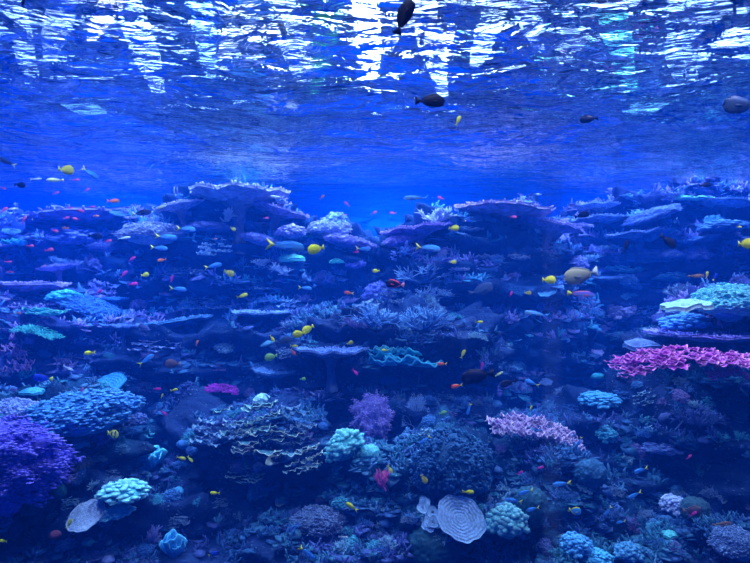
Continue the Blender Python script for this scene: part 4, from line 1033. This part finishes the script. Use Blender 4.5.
FISH = [
 # upper left water
 ('darkfus', 7, 162, 18, 6, -1, 25, 0), ('olive', 66, 170, 17, 5.5, 1, -8, 0), ('white', 36, 179, 11, 6, 1, 5, 0), ('paley', 55, 180, 17, 6, -1, 0, 0), ('fus', 90, 173, 20, 6, 1, -35, 0),
 ('black', 20, 185, 13, 6, 1, -8, 0), ('anth', 76, 180, 7, 6.5, 1, 0, 0), ('anth', 87, 190, 7, 6.5, 1, 30, 0), ('anth', 56, 193, 7, 6.5, 1, 20, 0), ('anth', 3, 188, 6, 6.5, 1, -20, 0),
 ('orange', 113, 201, 13, 6, 1, 0, 0), ('anth', 70, 208, 6, 7, 1, 0, 0), ('anth', 80, 211, 9, 6.5, 1, -5, 0), ('anth', 92, 207, 7, 6.5, 1, 5, 0), ('anth', 66, 218, 7, 7, 1, 10, 0), ('anth', 76, 219, 7, 7, -1, 10, 0),
 ('anth', 4, 210, 8, 6, 1, 40, 0), ('white', 12, 209, 14, 6, 1, 0, 0), ('anth', 24, 220, 9, 6, 1, 60, 0), ('btang', 35, 218, 7, 6.5, 1, 30, 0), ('orange', 96, 216, 7, 7, 1, 0, 0), ('orange', 66, 228, 7, 7, -1, 0, 0),
 ('anth', 55, 231, 8, 6.5, 1, -15, 0), ('anth', 30, 246, 8, 6.5, 1, 0, 0), ('anth', 49, 250, 10, 6, 1, 8, 0), ('anth', 8, 262, 7, 6, 1, 0, 0), ('anth', 10, 272, 7, 6, 1, -5, 0), ('orange', 44, 266, 4, 6, 1, 30, 0),
 ('black', 95, 236, 15, 7, 1, -5, 0), ('darkfus', 141, 213, 22, 6.5, 1, 5, 0), ('white', 124, 238, 13, 7, 1, 8, 0), ('paley', 161, 207, 11, 7, 1, 15, 0), ('anth', 108, 241, 8, 6, 1, 5, 0),
 ('fus', 166, 237, 21, 6, 1, -5, 0), ('fus', 159, 248, 17, 6, 1, -5, 0), ('fus', 186, 229, 20, 6, 1, -5, 0), ('fus', 178, 289, 18, 6, 1, -5, 0), ('mag', 132, 259, 8, 6, 1, 35, 0), ('orange', 162, 260, 9, 6, -1, -10, 0),
 ('mag', 124, 274, 9, 6, 1, 45, 0), ('mag', 133, 284, 10, 6, 1, 5, 0), ('mag', 172, 279, 8, 6, 1, 70, 0), ('mag', 99, 292, 8, 6, 1, 30, 0), ('ytang', 145, 275, 8, 6, 1, 10, 0), ('fus', 179, 195, 9, 7, 1, 0, 0), ('slim', 151, 167, 7, 7, 1, 50, 0),
 # saddle and left centre
 ('white', 277, 197, 14, 7, -1, 5, 0), ('fus', 285, 246, 40, 5, 1, -7, 0), ('ytang', 316, 249, 17, 4.8, -1, -14, 0), ('orange', 322, 197, 6, 6.5, 1, 45, 0), ('anth', 347, 204, 7, 6.5, -1, 45, 0), ('anth', 374, 213, 7, 6.5, 1, 30, 0), ('orange', 345, 215, 4, 6.5, 1, 0, 0),
 ('fus', 363, 249, 15, 6, 1, -5, 0), ('mag', 356, 252, 6, 6, 1, 0, 0), ('fus', 213, 266, 18, 6, 1, 12, 0), ('olive', 229, 273, 11, 6, 1, -25, 0), ('ysmall', 242, 296, 12, 5.5, 1, 15, 0), ('fus', 305, 288, 14, 6, 1, -5, 0), ('red', 349, 293, 10, 5.5, -1, 5, 0),
 ('olive', 233, 229, 6, 7, 1, -30, 0), ('anth', 266, 218, 6, 7, 1, 0, 0), ('ytang', 376, 271, 7, 6, -1, 0, 0), ('orange', 215, 239, 4, 7, 1, 10, 0),
 # centre
 ('slim', 416, 198, 25, 6.5, -1, 0, 0), ('anth', 441, 198, 7, 6.5, -1, 20, 0), ('anth', 393, 213, 7, 6.5, -1, 0, 0), ('ytang', 454, 228, 10, 6, 1, 0, 0), ('fus', 428, 248, 26, 5.5, 1, -6, 0), ('ytang', 453, 262, 7, 6, 1, 0, 0),
 ('blackred', 395, 284, 19, 5.2, -1, 6, 0), ('grey', 481, 290, 26, 6.2, 1, 18, 0), ('ytang', 549, 280, 14, 5, 1, -2, 0), ('anth', 513, 217, 8, 7, 1, 0, 0), ('btang', 468, 221, 6, 7, 1, 0, 0), ('mag', 511, 294, 6, 6, 1, 60, 0), ('olive', 528, 293, 7, 6, 1, 0, 0),
 # under the surface
 ('black', 430, 101, 30, 4, 1, 0, 0), ('black', 404, 17, 36, 3.0, 1, 66, 0), ('ysmall', 458, 121, 11, 5, 1, 65, 0), ('black', 589, 119, 18, 5, -1, -5, 0), ('grey', 741, 105, 40, 4.5, -1, -6, 0), ('black', 705, 185, 12, 6, 1, 5, 0), ('black', 23, 3, 9, 3.4, 1, 80, 0),
 # right
 ('black', 582, 215, 15, 6, 1, 15, 0), ('black', 668, 241, 19, 5.5, 1, -40, 0), ('black', 626, 246, 12, 6, 1, 70, 0), ('ytang', 746, 244, 18, 5, 1, 0, 0), ('unicorn', 581, 275, 36, 5, -1, -12, 0), ('clown', 581, 294, 28, 5.4, 1, -5, 0),
 ('ysmall', 707, 275, 8, 5.5, 1, 80, 0), ('btang', 715, 277, 8, 5.5, 1, 60, 0), ('brown', 696, 276, 16, 5.8, 1, 0, 0), ('ysmall', 739, 227, 6, 6, 1, 0, 0),
 # middle band
 ('ysmall', 90, 353, 12, 4.8, -1, -6, 0), ('btang', 43, 378, 18, 4.8, -1, 8, 0), ('white', 68, 368, 12, 5, 1, -25, 0), ('fus', 146, 360, 18, 5.2, 1, 35, 0), ('dusk', 173, 364, 16, 5.2, -1, 0, 0), ('mag', 157, 389, 8, 5, 1, 0, 0), ('ysmall', 174, 390, 8, 5, 1, 15, 0), ('ysmall', 162, 396, 5, 5, 1, 70, 0),
 ('striped', 113, 434, 12, 4.6, 1, -10, 0), ('anth', 82, 391, 7, 5, 1, 75, 0), ('mag', 164, 413, 8, 5, 1, -40, 0), ('orange', 18, 313, 6, 5.5, 1, 0, 0),
 ('ytang', 308, 329, 13, 5, -1, -30, 0), ('ytang', 299, 334, 13, 4.9, -1, -10, 0), ('ysmall', 272, 338, 8, 5, 1, -60, 0), ('grey', 284, 341, 18, 5.2, 1, 15, 0), ('red', 293, 352, 8, 5, 1, -50, 0), ('ysmall', 294, 346, 8, 5, 1, -5, 0), ('green', 271, 357, 13, 5, -1, -15, 0),
 ('mag', 355, 372, 8, 5, 1, -45, 0), ('orange', 197, 343, 6, 5, 1, 70, 0), ('green', 303, 379, 6, 5.4, 1, 0, 0), ('olive', 350, 343, 7, 5.4, 1, 20, 0),
 ('ysmall', 479, 322, 8, 5, 1, 0, 0), ('slim', 537, 314, 26, 5.2, -1, 10, 0), ('ysmall', 463, 354, 10, 5, 1, 65, 0), ('red', 442, 364, 10, 4.8, -1, 0, 0), ('red', 457, 386, 12, 4.6, -1, -12, 0), ('mag', 482, 366, 8, 5.4, 1, 80, 0), ('black', 478, 376, 34, 4.6, -1, -10, 0),
 ('black', 508, 383, 16, 4.9, -1, -18, 0), ('fus', 532, 383, 16, 5, -1, 22, 0), ('fus', 469, 409, 12, 4.8, -1, -70, 0), ('ysmall', 531, 408, 5, 5, 1, 60, 0), ('ysmall', 385, 350, 7, 5, -1, 0, 0), ('paley', 499, 374, 9, 5.2, 1, 30, 0), ('green', 443, 413, 8, 5, 1, 10, 0),
 # lower
 ('ysmall', 181, 458, 10, 4.4, 1, -15, 0), ('ysmall', 190, 459, 8, 4.4, 1, -50, 0), ('ysmall', 69, 524, 12, 3.8, 1, 60, 0), ('ysmall', 3, 541, 9, 3.6, -1, 0, 0), ('ysmall', 215, 493, 10, 4.2, -1, 0, 0), ('ysmall', 352, 507, 14, 4, -1, 30, 0), ('fus', 307, 553, 20, 3.6, 1, -40, 0),
 ('btang', 213, 554, 10, 3.8, 1, 20, 0), ('white', 343, 537, 10, 4, 1, 0, 0), ('fus', 425, 440, 14, 4.4, -1, -35, 0), ('mag', 520, 473, 7, 4.6, 1, 30, 0), ('mag', 540, 468, 8, 4.6, 1, 15, 0), ('fus', 526, 492, 15, 4.2, -1, -15, 0), ('fus', 562, 484, 19, 4.2, -1, -10, 0),
 ('ysmall', 468, 492, 12, 3.8, 1, 0, 0), ('fus', 514, 501, 18, 4.1, -1, 10, 0), ('fus', 533, 509, 14, 4.1, -1, -10, 0), ('olive', 424, 479, 10, 4.4, 1, -60, 0), ('ysmall', 390, 469, 9, 4.5, 1, -60, 0),
 ('fus', 580, 441, 9, 4.6, -1, -70, 0), ('fus', 641, 470, 15, 4.6, -1, -20, 0), ('fus', 635, 495, 16, 4.4, -1, -22, 0), ('fus', 608, 511, 12, 4.3, -1, -50, 0), ('fus', 621, 522, 10, 4.3, -1, -10, 0), ('angel', 575, 511, 12, 4.0, 1, -10, 0),
 ('dusk', 692, 511, 18, 4.3, 1, 0, 0), ('brown', 722, 524, 18, 4.2, 1, 10, 0), ('mag', 693, 514, 9, 4.2, 1, 25, 0), ('anth', 689, 457, 7, 4.8, 1, 45, 0),
]
# landmarks for telling alike fish apart: (px, py, words)
LM = [(22, 242, 'the bright teal plate at far left'), (95, 222, 'the wide violet table coral on the far left crest'), (152, 233, 'the grey lumpy mound on the left-centre tower'), (236, 196, 'the table coral capping the left-centre tower'),
 (28, 287, 'the lilac-pink table coral at the left edge'), (38, 331, 'the green-teal strap coral'), (330, 229, 'the pale lilac coral on the saddle'), (263, 261, 'the pale branching coral under the saddle'), (437, 214, 'the pale blue bush on the centre reef'),
 (503, 213, 'the long lilac table coral'), (428, 272, 'the dark blue staghorn thicket'), (388, 281, 'the light blue dome in the centre'), (405, 356, 'the wide teal shelf coral'), (688, 198, 'the pale teal plate topping the right reef'),
 (627, 269, 'the teal plate of the right reef'), (733, 300, 'the turquoise mound at the right edge'), (684, 358, 'the large pink plate coral'), (537, 428, 'the dusty pink plate coral'), (372, 418, 'the upright lilac clump'), (416, 412, 'the sea fan'),
 (219, 389, 'the magenta table coral'), (262, 432, 'the scroll corals'), (297, 488, 'the brown-pink cup coral'), (105, 388, 'the broad blue disc coral at left'), (28, 464, 'the purple thicket'), (145, 458, 'the bright blue leaf coral'), (122, 490, 'the bright turquoise coral at lower left'),
 (87, 516, 'the flat pale lilac coral'), (174, 545, 'the blue leaf coral at the bottom'), (463, 519, 'the large blue disc coral'), (507, 520, 'the teal-grey coral right of the disc'), (599, 377, 'the small teal dome in the gap'), (676, 150, 'the water surface at upper right'),
 (370, 60, 'the brightest glints on the surface'), (205, 303, 'the thin blue shelves on the left-centre tower'), (673, 505, 'the pale lilac coral at lower right'), (60, 150, 'the water surface at upper left'), (330, 352, 'the dull blue table coral'), (369, 453, 'the teal brain coral'),
 (343, 444, 'the sloping teal knobby coral'), (451, 464, 'the big dim boulder coral'), (597, 558, 'the blue coral on the bottom edge'), (640, 234, 'the third ledge of the right reef'), (551, 227, 'the violet coral ending the centre crest'), (590, 472, 'the dim round brain coral'), (383, 476, 'the magenta soft coral'),
 (176, 323, 'the blue table ledge on the left-centre tower'), (64, 296, 'the turquoise knobby coral at left'), (489, 257, 'the thin grey-blue shelf coral')]
def where(px, py, rank):
    q = sorted(LM, key=lambda l: math.hypot((l[0] - px), (l[1] - py) * 1.2))[rank]
    dx, dy = px - q[0], py - q[1]; r = math.hypot(dx, dy)
    pre = 'just ' if r < 22 else ('' if r < 60 else 'well ')
    if r < 7: return 'in front of ' + q[2]
    ax, ay = abs(dx), abs(dy)
    if ay > 2.2 * ax: w_ = 'above' if dy < 0 else 'below'
    elif ax > 2.2 * ay: w_ = 'right of' if dx > 0 else 'left of'
    else: w_ = ('above' if dy < 0 else 'below') + ' and ' + ('right of' if dx > 0 else 'left of')
    return pre + w_ + ' ' + q[2]
used = set()
for k, px, py, L, d, face, pitch, yaw in FISH:
    words = KINDS[k][6]; lab = None
    dirs = ['', 'swimming right ' if face > 0 else 'swimming left ']
    for rank in range(6):
        for dr in dirs:
            l = f'{words} {dr}{where(px, py, rank)}'
            if l not in used and len(l.split()) <= 16: lab = l; break
        if lab: break
    used.add(lab or words)
    o = fish(k, px, py, L, d, face, pitch, yaw)
    g = {'anth': 'pink anthias', 'mag': 'magenta anthias', 'fus': 'blue fusiliers with yellow tails', 'ysmall': 'small yellow fish', 'black': 'dark surgeonfish', 'ytang': 'bright yellow tangs', 'orange': 'orange anthias'}.get(k)
    tag(o, lab or words, 'fish', g)
